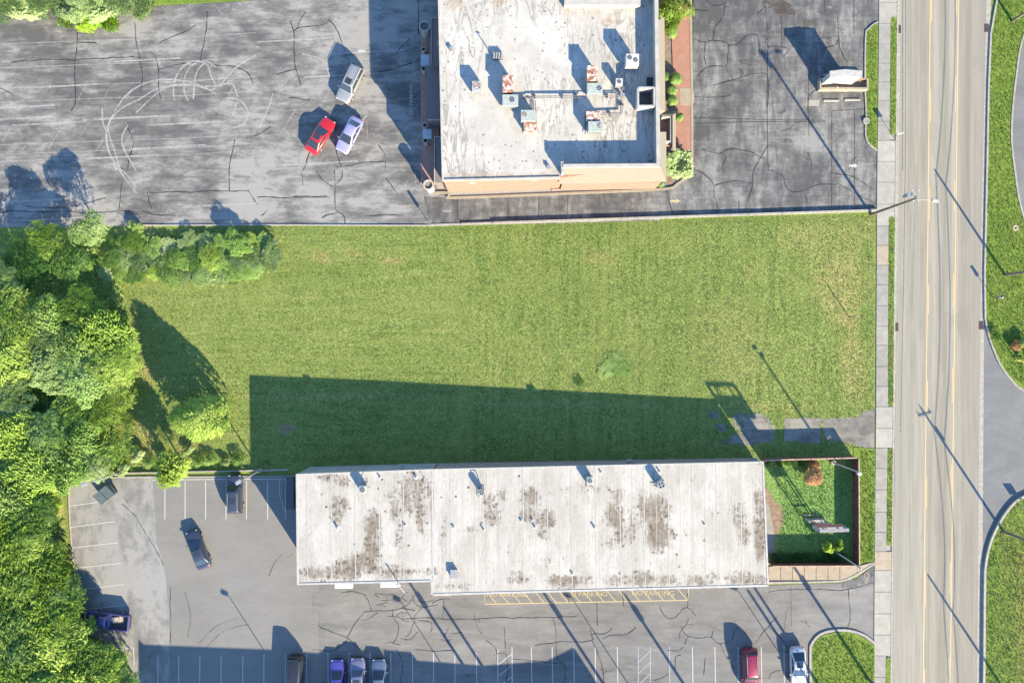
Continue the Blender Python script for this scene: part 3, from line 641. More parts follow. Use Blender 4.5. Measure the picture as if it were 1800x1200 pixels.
# cracks, north
cr = random.Random(3)
CR_N = [[(137, 50), (136, 80), (133, 105), (132, 150), (132, 183), (125, 195)], [(136, 73), (150, 74), (170, 76)], [(20, 110), (75, 107), (132, 106), (180, 103), (235, 100)], [(0, 155), (12, 160), (25, 167)], [(237, 40), (239, 65), (245, 100), (251, 135), (247, 165)], [(263, 90), (275, 103), (279, 122), (279, 150), (283, 175)],
    [(279, 122), (310, 114), (350, 108), (363, 108), (382, 117), (412, 119), (435, 130), (445, 150)], [(364, 20), (362, 55), (358, 80), (351, 108)], [(280, 77), (300, 65), (330, 52), (345, 45)], [(413, 245), (408, 270), (404, 300), (403, 335)], [(259, 338), (350, 338), (436, 334)], [(259, 338), (262, 355), (268, 368)], [(436, 334), (445, 350), (452, 360)],
    [(0, 375), (25, 370), (80, 373), (110, 372), (160, 373), (205, 371), (235, 372), (247, 385)], [(215, 320), (213, 345), (210, 370)], [(250, 371), (270, 378), (310, 380)], [(45, 362), (75, 365), (130, 363), (165, 353), (187, 348)], [(225, 225), (235, 250), (228, 275), (226, 300)],
    [(510, 38), (517, 55), (518, 90), (520, 120), (528, 150)], [(517, 54), (530, 48), (560, 45), (577, 40)], [(577, 35), (590, 50), (602, 80), (610, 105), (620, 135)], [(520, 122), (500, 127), (487, 132)], [(523, 50), (530, 30), (538, 20)], [(588, 290), (600, 292), (640, 285), (676, 283)], [(665, 255), (676, 270), (678, 300)],
    [(545, 268), (540, 285), (533, 300)], [(588, 250), (594, 275), (600, 292)], [(650, 130), (690, 122), (720, 112), (737, 105)], [(588, 300), (588, 330), (588, 365), (595, 372), (605, 380), (608, 393)], [(556, 300), (570, 318), (585, 326)], [(602, 300), (600, 312), (592, 322)], [(678, 313), (690, 328), (700, 342)], [(452, 347), (500, 347), (575, 347)],
    [(595, 374), (578, 377), (567, 384)], [(640, 380), (680, 377), (710, 379)], [(470, 370), (460, 380)], [(530, 300), (531, 325)], [(448, 240), (460, 232), (475, 222)], [(508, 172), (530, 175), (545, 177)], [(697, 95), (708, 82), (722, 70)], [(735, 0), (736, 30), (735, 60)]]
for p in CR_N: strip('crack', lot_n, spline(p, 3), .11, 3.3, M['crack'], jit=.09, rg=cr)
CR_E = [[(1215, 68), (1230, 73), (1240, 75), (1252, 72), (1272, 74), (1279, 80), (1278, 105), (1275, 116), (1242, 118), (1225, 135)], [(1240, 75), (1238, 95), (1242, 117)], [(1275, 116), (1290, 142)], [(1279, 80), (1295, 78), (1312, 65), (1330, 63), (1334, 85), (1337, 102)], [(1276, 8), (1270, 30), (1257, 50), (1252, 72)], [(1240, 0), (1256, 10), (1276, 8)], [(1216, 18), (1246, 20)], [(1254, 150), (1290, 142), (1310, 134), (1320, 131), (1342, 130), (1350, 140), (1348, 200)],
    [(1220, 170), (1250, 172), (1285, 168)], [(1235, 262), (1262, 270), (1285, 262), (1315, 266), (1345, 280)], [(1277, 275), (1268, 298)], [(1215, 297), (1235, 305), (1252, 322), (1256, 345), (1264, 370)], [(1255, 327), (1275, 322), (1297, 318), (1322, 322)], [(1350, 255), (1340, 275), (1325, 300), (1322, 330), (1315, 350)], [(1355, 300), (1375, 310), (1380, 325), (1390, 337), (1412, 335), (1440, 325), (1470, 325)], [(1470, 320), (1500, 338), (1540, 358)], [(1460, 303), (1500, 312), (1541, 335)], [(1172, 333), (1176, 360), (1183, 376)], [(1352, 82), (1380, 84), (1385, 90), (1375, 100)], [(1448, 85), (1470, 80), (1473, 70)], [(1472, 30), (1474, 60), (1476, 85), (1490, 110)], [(1350, 288), (1352, 300)], [(1415, 340), (1418, 355)], [(1298, 120), (1310, 134)], [(1332, 25), (1345, 10)], [(1450, 150), (1423, 170), (1421, 200)]]
for p in CR_E: strip('crack', lot_ne, spline(p, 3), .1, 3.3, M['crack'], jit=.08, rg=cr)
sheet('oil_stain', [(1340, 0), (1365, -4), (1385, 2), (1400, 20), (1395, 30), (1370, 26), (1355, 18), (1340, 14)], 3.1, worn('oil_stain_brown', (.09, .07, .055), None, .42, .6, .8), parent=lot_ne, rough=.25)
sheet('oil_stain', [(1412, 35), (1430, 38), (1434, 46), (1424, 54), (1414, 48)], 3.1, worn('oil_stain_olive', (.12, .105, .07), None, .4, .6, .8), parent=lot_ne, rough=.2)
# donut skid marks
SK = [arc(345, 160, 40, -70, -200, 20, 52), arc(357, 150, 34, -50, -220, 20, 42), spline([(340, 175), (345, 130), (362, 112), (372, 135), (380, 150)]), spline([(205, 300), (190, 262), (187, 235), (200, 200), (225, 165), (260, 145), (300, 140), (345, 148), (380, 165)]),
      spline([(212, 300), (200, 260), (193, 240), (192, 215), (215, 190), (245, 175), (280, 155), (330, 148), (370, 158), (395, 148), (410, 150), (418, 170)]), spline([(240, 300), (218, 262), (215, 240), (225, 220)]), spline([(360, 152), (385, 150), (400, 135), (420, 115), (450, 97)]), arc(412, 200, 24, -60, 110, 14), arc(405, 185, 24, -110, -20, 10, 12),
      spline([(180, 190), (181, 215), (188, 235), (190, 262), (212, 302), (240, 340)]), spline([(240, 198), (275, 165), (300, 152), (340, 150)]), spline([(415, 180), (410, 200), (395, 213), (380, 215)]), spline([(188, 295), (215, 300), (240, 330)])]
for p in SK: strip('skid_mark', lot_n, p, .18, 3.5, M['skid'])
strip('skid_mark', lot_n, spline([(530, 95), (565, 105), (578, 130), (580, 145)]), .15, 3.5, M['skid'])
strip('skid_mark', lot_n, spline([(455, 225), (470, 195), (480, 165)]), .15, 3.5, M['skid'])
for k in range(16):
    cy_ = cr.uniform(50, 385); cx_ = cr.uniform(20, 640)
    strip('skid_mark', lot_n, spline([(cx_ - 60, cy_ + 3), (cx_, cy_), (cx_ + 70, cy_ - 4)]), .2, 3.5, M['skid'])
# --- south lot markings
for xx in (290, 325.5, 361.5, 397.5, 433.5, 470.5, 502): strip('parking_line', lot_sn, [(xx, 845 if xx < 500 else 842), (xx, 912)], .1, 3, M['line'])
strip('parking_line', lot_sn, [(268, 843), (506, 841)], .1, 3, M['line'])
for (a, b) in (((121, 889), (180, 881)), ((124, 926), (202, 916)), ((128, 962), (207, 953)), ((133, 998), (213, 989)), ((139, 1036), (218, 1026)), ((147, 1071), (224, 1062)), ((180, 1144), (235, 1137)), ((205, 1101), (229, 1098))):
    strip('parking_line', lot_sw, [a, b], .11, 3, M['line'])
strip('parking_line', lot_sw, [(235, 1137), (236, 1168)], .11, 3, M['line'])
for xx in (278, 314.5, 351.5, 389, 427): strip('parking_line', lot_sn if xx > 300 else lot_sw, [(xx, 1152), (xx - .5, 1240)], .1, 3, M['line'])
for xx in (464, 501.5, 539): strip('parking_line', lot_sn, [(xx, 1149), (xx, 1240)], .1, 3, M['line'])
for xx in (576.5, 613.5, 650.5, 687, 725, 762, 799.5, 837.5): strip('parking_line', lot_s, [(xx, 1146), (xx + .5, 1240)], .1, 3, M['line'])
for xx in (900, 934, 970.5, 1008.5, 1046, 1085, 1217, 1256.5, 1297, 1338): strip('parking_line', lot_s, [(xx, 1136), (xx + 1.5, 1240)], .1, 3, M['line'])
strip('parking_line', lot_s, [(1378, 1133), (1379, 1240)], .1, 3, M['line'])
def hatchbox(parent, x0, x1, y0, mat, n=3):
    strip('hatch_line', parent, [(x0, 1240), (x0, y0), (x1, y0), (x1, 1240)], .1, 3, mat)
    for k in range(n): yy = y0 + 27 + k * 20; strip('hatch_line', parent, [(x0, yy), (x1, yy - 20)], .1, 3, mat)
hatchbox(lot_s, 875, 900, 1141, M['line'], 4); hatchbox(lot_s, 1122, 1143, 1136, M['line_blue'], 4); hatchbox(lot_s, 1177, 1177.2, 1136, M['line_blue'], 0)
# yellow no-parking box
strip('hatch_line', lot_s, [(852, 1040), (852.5, 1061), (1210, 1054), (1210, 1033)], .13, 3.2, M['line_yellow'])
for k in range(17):
    xx = 857 + k * 20.9
    if 1035 > 0: strip('hatch_line', lot_s, [(xx, 1041 - k * .42), (xx + 16.5, 1060.5 - k * .42)], .1, 3.2, M['line_yellow'])
for px in (892, 1030.5, 1147.5): text('painted_lettering', lot_s, 'NO PARKING', px, 1044.5 - (px - 892) * .01, .82, M['line_yellow'], 0, 3.8, 1.02)
CR_S = [[(561, 1095), (562, 1101), (580, 1108), (610, 1120), (630, 1138), (645, 1145)], [(610, 1120), (622, 1098), (640, 1078), (640, 1074), (652, 1073), (690, 1070), (705, 1068), (730, 1072)], [(652, 1073), (650, 1058), (643, 1045)], [(549, 1141), (580, 1143), (598, 1135), (612, 1122)], [(610, 1150), (640, 1157), (670, 1160)], [(690, 1070), (690, 1085), (702, 1098), (698, 1115), (690, 1130)], [(705, 1068), (720, 1060), (725, 1045)], [(730, 1141), (760, 1143), (800, 1142)], [(643, 1045), (620, 1040), (600, 1042)], [(665, 1050), (660, 1042), (690, 1045)],
    [(705, 1087), (800, 1087), (900, 1085), (1000, 1084), (1013, 1080)], [(842, 1087), (842, 1093)], [(972, 1087), (978, 1105), (978, 1128), (980, 1155), (992, 1170), (993, 1200)], [(940, 1134), (978, 1128), (1040, 1126), (1042, 1115), (1060, 1114), (1076, 1103)], [(1042, 1126), (1052, 1150), (1060, 1175), (1062, 1200)], [(1060, 1122), (1075, 1115), (1100, 1115), (1118, 1102)], [(1038, 1105), (1042, 1120)], [(1049, 1060), (1050, 1090), (1050, 1100)], [(1160, 1065), (1171, 1085), (1185, 1085), (1195, 1075), (1208, 1068), (1223, 1082)], [(1208, 1042), (1209, 1068)], [(1197, 1100), (1210, 1118), (1235, 1121), (1250, 1120), (1266, 1132), (1285, 1125), (1290, 1110), (1297, 1100)], [(1250, 1120), (1254, 1108)], [(1210, 1118), (1205, 1132)], [(1266, 1132), (1275, 1155), (1290, 1175)], [(900, 1157), (940, 1162), (990, 1166)], [(1350, 1040), (1400, 1036), (1480, 1035), (1510, 1032), (1536, 1024)], [(1491, 1035), (1493, 1080), (1489, 1105)], [(1187, 1175), (1188, 1155), (1197, 1152)], [(1240, 1155), (1238, 1185)], [(1150, 1195), (1165, 1188), (1175, 1184)], [(874, 1148), (891, 1150), (891, 1200)], [(855, 1125), (872, 1140), (873, 1160)], [(886, 1100), (888, 1140)], [(780, 1052), (778, 1087)], [(760, 1060), (775, 1052), (790, 1052)], [(728, 1045), (728, 1060), (745, 1066), (770, 1062)], [(735, 1090), (758, 1095), (757, 1110)], [(1095, 1040), (1095, 1065)], [(1000, 1060), (995, 1040)], [(1350, 1100), (1372, 1120), (1382, 1140)], [(1327, 1130), (1350, 1100), (1366, 1085)], [(735, 1110), (720, 1125), (705, 1122)], [(696, 1140), (705, 1158), (708, 1180), (704, 1200)]]
for p in CR_S: strip('crack', lot_s, spline(p, 3), .08, 3.4, M['crack'], jit=.1, rg=cr)
for q in range(34):     # crumbling secondary cracks
    if q < 12: cx_, cy_ = cr.gauss(715, 40), cr.gauss(1090, 36); par = lot_s
    elif q < 24: cx_, cy_ = cr.uniform(780, 1500), cr.uniform(1070, 1190); par = lot_s
    else: cx_, cy_ = cr.uniform(1240, 1520), cr.uniform(20, 350); par = lot_ne
    if par is lot_s and cy_ < 1050: continue
    a_ = cr.uniform(0, 6.28); pts = [(cx_, cy_)]
    for k in range(cr.randint(2, 4)): a_ += cr.uniform(-.8, .8); pts.append((pts[-1][0] + 10 * math.cos(a_), pts[-1][1] + 10 * math.sin(a_)))
    strip('crack', par, pts, .055, 3.4, M['crack'], jit=.08, rg=cr)
    if q % 2: k_ = pts[1]; strip('crack', par, [k_, (k_[0] + cr.uniform(-12, 12), k_[1] + cr.uniform(-12, 12))], .045, 3.5, M['crack'], jit=.08, rg=cr)
for p in ([(215, 885), (236, 905), (262, 945), (280, 975), (288, 995)], [(299, 1030), (300, 1130)], [(215, 870), (228, 890)]): strip('crack', lot_sw, p, .1, 3.4, M['joint'], jit=.06, rg=cr)
for p in (spline([(473, 1012), (482, 990), (495, 974)]), spline([(505, 980), (515, 972)]), spline([(330, 1120), (335, 1080), (325, 1040)]), spline([(350, 1130), (380, 1100), (420, 1085)]), spline([(360, 1140), (395, 1108), (440, 1096)])): strip('tyre_mark', lot_sn, p, .18, 3.4, M['skid_dark'])
strip('seam', lot_s, [(1390, 1030), (1391, 1100)], .05, 3, M['joint'])
for (cx_, cy_) in ((1523, 1011),):
    mh = thing('manhole_cover', 'round iron manhole cover in dark asphalt at the driveway corner', 'manhole cover', G(cx_, cy_, .03))
    obj('rim', MB().ring(0, 0, 0, .03, .25, .33), M['kerb'], mh); obj('lid', MB().cyl(0, 0, 0, .025, .25, n=20), M['drain'], mh)
wp = sheet('dark_patch', [(1480, 1026), (1506, 1016), (1537, 993), (1537, 1024), (1510, 1032), (1480, 1033)], 3, M['asph_e'], parent=lot_s)

# --- walls and kerbs between lot and meadow
fw = thing('retaining_wall', 'long low concrete wall between north lot and the meadow', 'wall', G(1150, 383))
mb = MB()
N = 14
for i in range(N):
    xa = 755 + (1541 - 755) * i / N; xb = 755 + (1541 - 755) * (i + 1) / N - .3
    ya = 396 - (xa - 755) * 26 / 786; yb = 396 - (xb - 755) * 26 / 786
    P = [G(xa, ya - 1.8), G(xb, yb - 1.8), G(xb, yb + 1.8), G(xa, ya + 1.8)]
    hh = .10 + .25 * min(1, i / 2.0)
    obj('wall_panel', MB().prism([p[:2] for p in P], [p.z - .2 for p in P], [p.z + hh for p in P]), M['kerb'], fw, world=True)
kerb('kerb', lot_n, [(252, 396), (480, 395.5), (755, 396.5)], .16, .12, M['kerb'])
kw = thing('garden_wall', 'narrow pale concrete wall behind the north bays of the south lot', 'wall', G(340, 826))
for i in range(8):
    xa = 213 + 37 * i; xb = xa + 36.6; P = [G(xa, 829.5 - i * .75), G(xb, 829 - i * .75), G(xb, 831.2 - i * .75), G(xa, 831.7 - i * .75)]
    obj('wall_panel', MB().prism([p[:2] for p in P], [p.z - .2 for p in P], [p.z + .35 for p in P]), M['kerb'], kw, world=True)
kerb('kerb', lot_sw, spline([(131, 1003), (124, 930), (121.5, 870), (124, 852), (131, 844), (142, 840), (271, 837.5)], 3) , .14, .12, M['kerb'])
kerb('kerb', lot_sn, [(271, 838), (520, 836)], .14, .12, M['kerb'])


# ================================================================== BUILDINGS
def mansard(name, parent, top, bot, mat):
    """top/bot: lists of 3D points; a sloped solid skirt"""
    vs = []; n = len(top)
    for a, b in zip(top, bot):
        c = Vector((a.x, a.y, b.z)); vs += [tuple(a), tuple(b), tuple(c)]
    fs = []
    for i in range(n - 1):
        for k in range(3): p, q = 3 * i + k, 3 * i + (k + 1) % 3; fs.append((p, q, q + 3, p + 3))
    fs += [(2, 1, 0), (3 * n - 3, 3 * n - 2, 3 * n - 1)]
    return obj(name, MB().add(vs, fs), mat, parent, world=True)

def roofsheet(name, parent, px, z, mat, stains, thick=.12, cell=.5):
    pts = [W(p[0], p[1], z) for p in px]; bm = bmesh.new()
    bm.faces.new([bm.verts.new((p.x, p.y, z)) for p in pts]); bm.normal_update()
    if bm.faces[:][0].normal.z < 0: bmesh.ops.reverse_faces(bm, faces=bm.faces[:])
    xs = [p.x for p in pts]; ys = [p.y for p in pts]
    X = min(xs) + cell
    while X < max(xs): bmesh.ops.bisect_plane(bm, geom=bm.verts[:] + bm.edges[:] + bm.faces[:], plane_co=(X, 0, 0), plane_no=(1, 0, 0)); X += cell
    Y = min(ys) + cell
    while Y < max(ys): bmesh.ops.bisect_plane(bm, geom=bm.verts[:] + bm.edges[:] + bm.faces[:], plane_co=(0, Y, 0), plane_no=(0, 1, 0)); Y += cell
    ret = bmesh.ops.extrude_face_region(bm, geom=bm.faces[:])
    for v in ret['geom']:
        if isinstance(v, bmesh.types.BMVert): v.co.z += 0
    down = [f for f in bm.faces if f not in ret['geom']]
    for v in bm.verts:
        pass
    nv = set(v for v in ret['geom'] if isinstance(v, bmesh.types.BMVert))
    for v in bm.verts:
        if v not in nv: v.co.z -= thick
    bm.normal_update(); bmesh.ops.recalc_face_normals(bm, faces=bm.faces[:])
    L = parent.location
    me = bpy.data.meshes.new(name)
    co = np.array([tuple(v.co) for v in bm.verts]); at = splat(co, stains, z)
    for v in bm.verts: v.co -= L
    bm.to_mesh(me); bm.free(); me.materials.append(mat)
    me.attributes.new('stain', 'FLOAT', 'POINT').data.foreach_set('value', at)
    o = bpy.data.objects.new(name, me); COL.objects.link(o); o.parent = parent
    return o
def edge_trim(name, parent, pa, pb, z0, z1, wd, mat):
    a, b = Vector(pa[:2]), Vector(pb[:2]); d = (b - a).normalized(); n = Vector((-d.y, d.x)) * wd / 2
    P = [a + n, b + n, b - n, a - n]
    return obj(name, MB().prism([tuple(p) for p in P], z0, z1), mat, parent, world=True)
def windowpanel(parent, a, b, t0, t1, z0, z1, out, framemat, name='window'):
    """window on the wall a->b (world xy), between fractions t0..t1, standing proud by out"""
    a, b = Vector(a[:2]), Vector(b[:2]); d = (b - a); n = Vector((d.y, -d.x)).normalized() * out
    p, q = a + d * t0, a + d * t1
    f = obj(name, MB().prism([tuple(p - n), tuple(q - n), tuple(q + n), tuple(p + n)], z0, z1), framemat, parent, world=True)
    m = .07 / d.length
    p2, q2 = a + d * (t0 + m), a + d * (t1 - m)
    mbp = MB().prism([tuple(p2), tuple(q2), tuple(q2 + n * 1.25), tuple(p2 + n * 1.25)], z0 + .08, z1 - .08)
    L = parent.location; mbp.v = [(x - L.x, y - L.y, z - L.z) for x, y, z in mbp.v]
    obj('pane', mbp, M['glass'], f)
    return f

# ---- south building (long, low)
ZS = 3.5
bs = thing('commercial_building', 'long low building with brown-stained white ribbed roof, south of the meadow', 'building', Vector((5, -22, g(5))))
RA = [(521, 833), (762, 824.5), (762, 1021), (523, 1026.5)]
RB = [(762, 824.5), (1342, 811), (1351, 1028.5), (757.5, 1045), (757, 1021), (762, 1021)]
ST = [(597, 885, 14, 12, .7), (590, 905, 10, 16, .5), (575, 840, 16, 8, .6), (605, 845, 14, 8, .7), (728, 865, 32, 34, .62), (695, 885, 12, 30, .6), (655, 925, 13, 26, .9), (655, 960, 14, 26, .8), (640, 990, 24, 18, .85), (610, 1000, 28, 16, .8), (570, 1008, 40, 10, .8), (540, 1003, 10, 8, .6), (693, 1005, 30, 8, .8), (750, 1004, 22, 6, .6), (700, 925, 8, 40, .35),
      (865, 905, 14, 16, .6), (863, 880, 12, 14, .5), (930, 875, 16, 18, .8), (930, 905, 14, 12, .75), (960, 912, 14, 14, .9), (955, 940, 10, 10, .6), (885, 870, 8, 10, .5), (828, 930, 8, 5, .6), (1085, 870, 10, 12, .6), (1080, 905, 14, 22, .9), (1090, 940, 10, 18, .7), (1150, 895, 26, 24, .95), (1158, 940, 22, 26, .95), (1125, 890, 8, 30, .6), (1110, 925, 8, 26, .6), (1180, 938, 10, 6, .5), (1072, 955, 8, 8, .5),
      (1300, 905, 14, 20, .5), (1335, 885, 9, 30, .8), (1336, 940, 9, 42, 1.0), (1310, 940, 10, 18, .5), (990, 1021, 30, 9, .95), (910, 1015, 16, 10, .6), (1030, 1018, 10, 10, .5), (1085, 1020, 20, 8, .6), (1130, 1018, 22, 12, .95), (1170, 1020, 20, 8, .7), (1225, 1020, 20, 9, .75), (1255, 1015, 10, 8, .6), (1310, 1016, 34, 9, .85), (960, 985, 6, 4, .5), (800, 1030, 30, 5, .5), (780, 950, 6, 40, .3), (1040, 860, 50, 8, .2), (740, 905, 8, 40, .5)]
roofA = roofsheet('roof', bs, RA, ZS, M['roof_s'], ST); roofB = roofsheet('roof', bs, RB, ZS + .02, M['roof_s'], ST)
def wallprism(nm, parent, px, z, mat, inset=.06, drop=.3):
    P = [W(p[0], p[1], z) for p in px]; c = sum((Vector(p[:2]) for p in P), Vector((0, 0))) / len(P)
    Q = []
    for p in P:
        v = Vector(p[:2]); d = (c - v); Q.append(tuple(v + Vector((math.copysign(inset, d.x), math.copysign(inset, d.y)))))
    xs = [q[0] for q in Q]
    return obj(nm, MB().prism(Q, [g(q[0]) - drop for q in Q], z - .13), mat, parent, world=True)
wallprism('wall', bs, RA, ZS, M['wall_grey'])
wallprism('wall', bs, RB, ZS, M['wall_brown'])
def Ws(p, z=ZS): return W(p[0], p[1], z)
for a, b, wd, h in (((521, 833.6), (762, 825), .16, .08), ((523, 1026), (757, 1020.5), .2, .05), ((521.8, 833), (523.8, 1026), .22, .06), ((762, 825), (1342, 811.6), .16, .07), ((1341, 811), (1350, 1028), .2, .06), ((762, 1044.3), (1351, 1028.2), .22, .06)):
    edge_trim('roof_trim', bs, Ws(a), Ws(b), ZS - .15, ZS + h, wd, M['trim'])
# roof seams (standing battens)
for i, xx in enumerate((540, 582, 624, 667, 709)):
    edge_trim('roof_seam', bs, Ws((xx - .5, 833)), Ws((xx + 1.0, 1022)), ZS, ZS + .018, .1, M['trim'])
edge_trim('roof_seam', bs, Ws((759.5, 826)), Ws((761.5, 1019)), ZS, ZS + .035, .2, M['trim'])
xx = 792.0; k = 0
while xx < 1335:
    edge_trim('roof_seam', bs, Ws((xx, 824 - (xx - 762) * .0232 + 1)), Ws((xx + 4.5 * (xx - 700) / 640, 1043 - (xx - 762) * .028)), ZS + .02, ZS + (.036 if k % 2 == 0 else .03), .1 if k % 2 == 0 else .05, M['trim']); xx += 21.2; k += 1
# wall windows and doors on the south face
fa, fb = W(757, 1043, ZS), W(1351, 1027, ZS)
for i in range(11):
    t = .03 + i * .088
    windowpanel(bs, fa, fb, t, t + .05, g(fa.x + (fb.x - fa.x) * t) + .7, g(fa.x + (fb.x - fa.x) * t) + 2.4, .05, M['trim'])
    if i % 2 == 0:
        windowpanel(bs, fa, fb, t + .057, t + .08, g(fa.x + (fb.x - fa.x) * t) + .05, g(fa.x + (fb.x - fa.x) * t) + 2.2, .05, M['blackm'], 'door')
# lit utility boxes on the rear wall
for px, py in ((706, 819.5), (805, 822), (1107, 811), (1328, 808)):
    pr = W(px, py, 2.2); 
    obj('wall_box', MB().box(pr.x, pr.y + .05, 1.6, .5, .3, .55), M['acgrey'], bs, world=True)
for xx in (590, 608, 669, 687):
    pass
for x0, x1, yy in ((589, 620, 1027), (669, 700, 1025)):
    a, b = W(x0, yy - 2, 3.0), W(x1, yy - 2.4, 3.0)
    obj('awning', MB().box((a.x + b.x) / 2, a.y - .25, 2.7, b.x - a.x, .55, .5), M['awning'], bs, world=True, bevel=.03)
# porch frame
a, b = W(757, 1021, 3.3), W(793, 1047, 3.3)
pf = MB(); cx_, cy_ = (a.x + b.x) / 2, (a.y + b.y) / 2
pf.box(a.x + .06, cy_, 3.2, .12, abs(a.y - b.y), .14); pf.box(cx_, b.y + .06, 3.2, abs(b.x - a.x), .12, .14); pf.box(a.x + .55, cy_ + .2, 3.2, .1, abs(a.y - b.y) - .4, .14)
obj('porch_frame', pf, M['conc_tan'], bs, world=True)
for (xx_, yy_) in ((a.x + .06, b.y + .06), (b.x - .06, b.y + .06)):
    obj('porch_post', MB().box(xx_, yy_, g(xx_), .12, .12, 3.2 - g(xx_)), M['conc_tan'], bs, world=True)
obj('porch_boards', MB().box(a.x + .3, cy_ + .3, 3.15, .4, abs(a.y - b.y) - .9, .04), M['shingle'], bs, world=True)
# steps / ramp on the west side
st = thing('metal_ramp', 'dark ribbed metal ramp with rail against the west end of the low building', 'ramp', G(511, 865))
rmp = MB()
for i in range(17): p = G(513.5, 839 + i * 3.2); rmp.box(p.x, p.y, p.z + .9, 1.0, .19, .05)
obj('tread', rmp, M['galv_d'], st, world=True)
rl = MB(); 
for i in range(3): p = G(500, 839 + i * 13); rl.tube((p.x, p.y, p.z), (p.x, p.y, p.z + 1.9), .03)
p, q, r_ = G(499.5, 838), G(500, 865), G(506, 896)
U = lambda v, z: (v.x, v.y, v.z + z)
rl.tube(U(p, 1.9), U(q, 1.9), .05).tube(U(q, 1.9), U(r_, 1.2), .05).tube(U(p, 1.2), U(q, 1.2), .03)
obj('rail', rl, M['galv'], st, world=True)
obj('side_plate', MB().box(G(518.5, 865).x, G(518.5, 865).y, G(518.5, 865).z, .12, 3.8, 1.0), M['galv_d'], st, world=True)

# roof equipment of the south building
def cyl_unit(px, py, z, r, h, label, mat=None, group=None, legs=True):
    t = thing('condenser_unit', label, 'condenser', W(px, py, z), 0, group)
    mat = mat or M['acgrey']
    if legs:
        for a_, b_ in ((-1, -1), (1, -1), (1, 1), (-1, 1)): obj('foot', MB().box(a_ * r * .75, b_ * r * .75, 0, .08, .08, .3), M['galv_d'], t)
    obj('casing', MB().cyl(0, 0, .3, h, r, r, 18), mat, t, smooth=False)
    obj('fan_ring', MB().ring(0, 0, h, h + .05, r * .72, r * .9, 20), M['galv'], t)
    obj('fan_well', MB().cyl(0, 0, h, h + .02, r * .72, r * .72, 20), M['blackm'], t)
    fb_ = MB()
    for k in range(4):
        a_ = k * math.pi / 2 + .4; fb_.box(math.cos(a_) * r * .33, math.sin(a_) * r * .33, h + .022, r * .6, r * .24, .015, a_)
    obj('fan_blade', fb_, M['galv'], t)
    return t
def box_unit(px, py, z, sx, sy, h, label, group=None, fans=((0, 0),), fr=.28, mat=None, rz=0.0, stand=.25, fanmat=None):
    t = thing('air_conditioner', label, 'air conditioner', W(px, py, z), rz, group)
    [obj('foot', MB().box(e * sx * .38, 0, 0, .1, sy * .9, stand), M['galv_d'], t) for e in (-1, 1)]
    obj('casing', MB().box(0, 0, stand, sx, sy, h - stand), mat or M['acgrey'], t, bevel=.03)
    ll = MB()
    for k in range(7): ll.box(0, -sy / 2 - .012, stand + .12 + k * (h - stand) * .12, sx * .9, .02, .04)
    obj('louvre', ll, M['galv'], t)
    for fx, fy in fans:
        f = obj('fan', MB().ring(fx, fy, h, h + .04, fr * .82, fr, 20), M['galv'], t)
        obj('fan_well', MB().cyl(fx, fy, h, h + .012, fr * .82, fr * .82, 20), fanmat or M['blackm'], f)
        fb_ = MB()
        for k in range(4):
            a_ = k * math.pi / 2 + .5; fb_.box(fx + math.cos(a_) * fr * .4, fy + math.sin(a_) * fr * .4, h + .014, fr * .6, fr * .22, .012, a_)
        fb_.cyl(fx, fy, h + .01, h + .05, fr * .18, n=10)
        obj('fan_blade', fb_, M['galv'], f)
    return t
GC = 'condensers on the stained roof'
def pipework(t, segs, r=.035, mat=None):
    for a_, b_ in segs: obj('pipe', MB().tube(a_, b_, r, n=6), mat or M['galv_d'], t)
u = box_unit(640, 857.5, ZS, .75, .85, 1.05, 'square-cased condenser, westernmost on the stained roof, near the north-west corner', GC, fr=.3)
pipework(u, [((.3, .3, .5), (.45, 1.3, .5)), ((.45, 1.3, .5), (.5, 1.3, 1.3)), ((.35, .2, .3), (.8, .2, .3))])
u = cyl_unit(847, 862, ZS, .36, 1.0, 'small round condenser with dark pipe frame, second from the west on the stained roof', group=GC)
pipework(u, [((-.3, .3, .2), (-.3, .8, .9)), ((-.3, .8, .9), (.3, .8, .9)), ((.3, .8, .9), (.4, -.4, .3)), ((-.35, -.4, .2), (-.35, -.75, .2)), ((.3, -.4, .2), (.35, -.8, .2))], .05)
u = box_unit(1035.5, 842, ZS, .72, .85, 1.0, 'pale condenser with a single fan, third from the west on the stained roof', GC, fr=.28)
pipework(u, [((-.2, .4, .6), (-.35, 1.5, .6)), ((-.35, 1.5, .6), (-.35, 1.5, .1)), ((.25, -.4, .1), (.25, -.8, .1)), ((-.25, -.4, .1), (-.3, -.8, .1))])
u = cyl_unit(1159.5, 849, ZS, .5, 1.0, 'wide octagonal condenser with big fan, easternmost on the stained roof', group=GC)
pipework(u, [((-.5, .3, .4), (-.9, .6, .4)), ((-.9, .6, .4), (-.6, 1.6, .4)), ((-.5, -.2, .2), (-.85, -.2, .2)), ((.5, 0, .2), (.7, -.2, .2))], .05)
bx = thing('roof_hatch', 'plain grey metal box on the stained roof near its front edge', 'roof box', W(798.5, 1006.5, ZS))
obj('casing', MB().box(0, 0, 0, .75, .9, .42), M['galv'], bx, bevel=.02); obj('lid', MB().box(0, 0, .42, .82, .96, .05), M['galv'], bx)
VP = [(668, 838), (731, 837.5), (1056, 829), (593, 926), (712, 922), (797, 925), (850, 930), (916, 914), (936, 913), (1045, 926), (1238, 921), (1006, 1007), (1159, 828), (940, 925)]
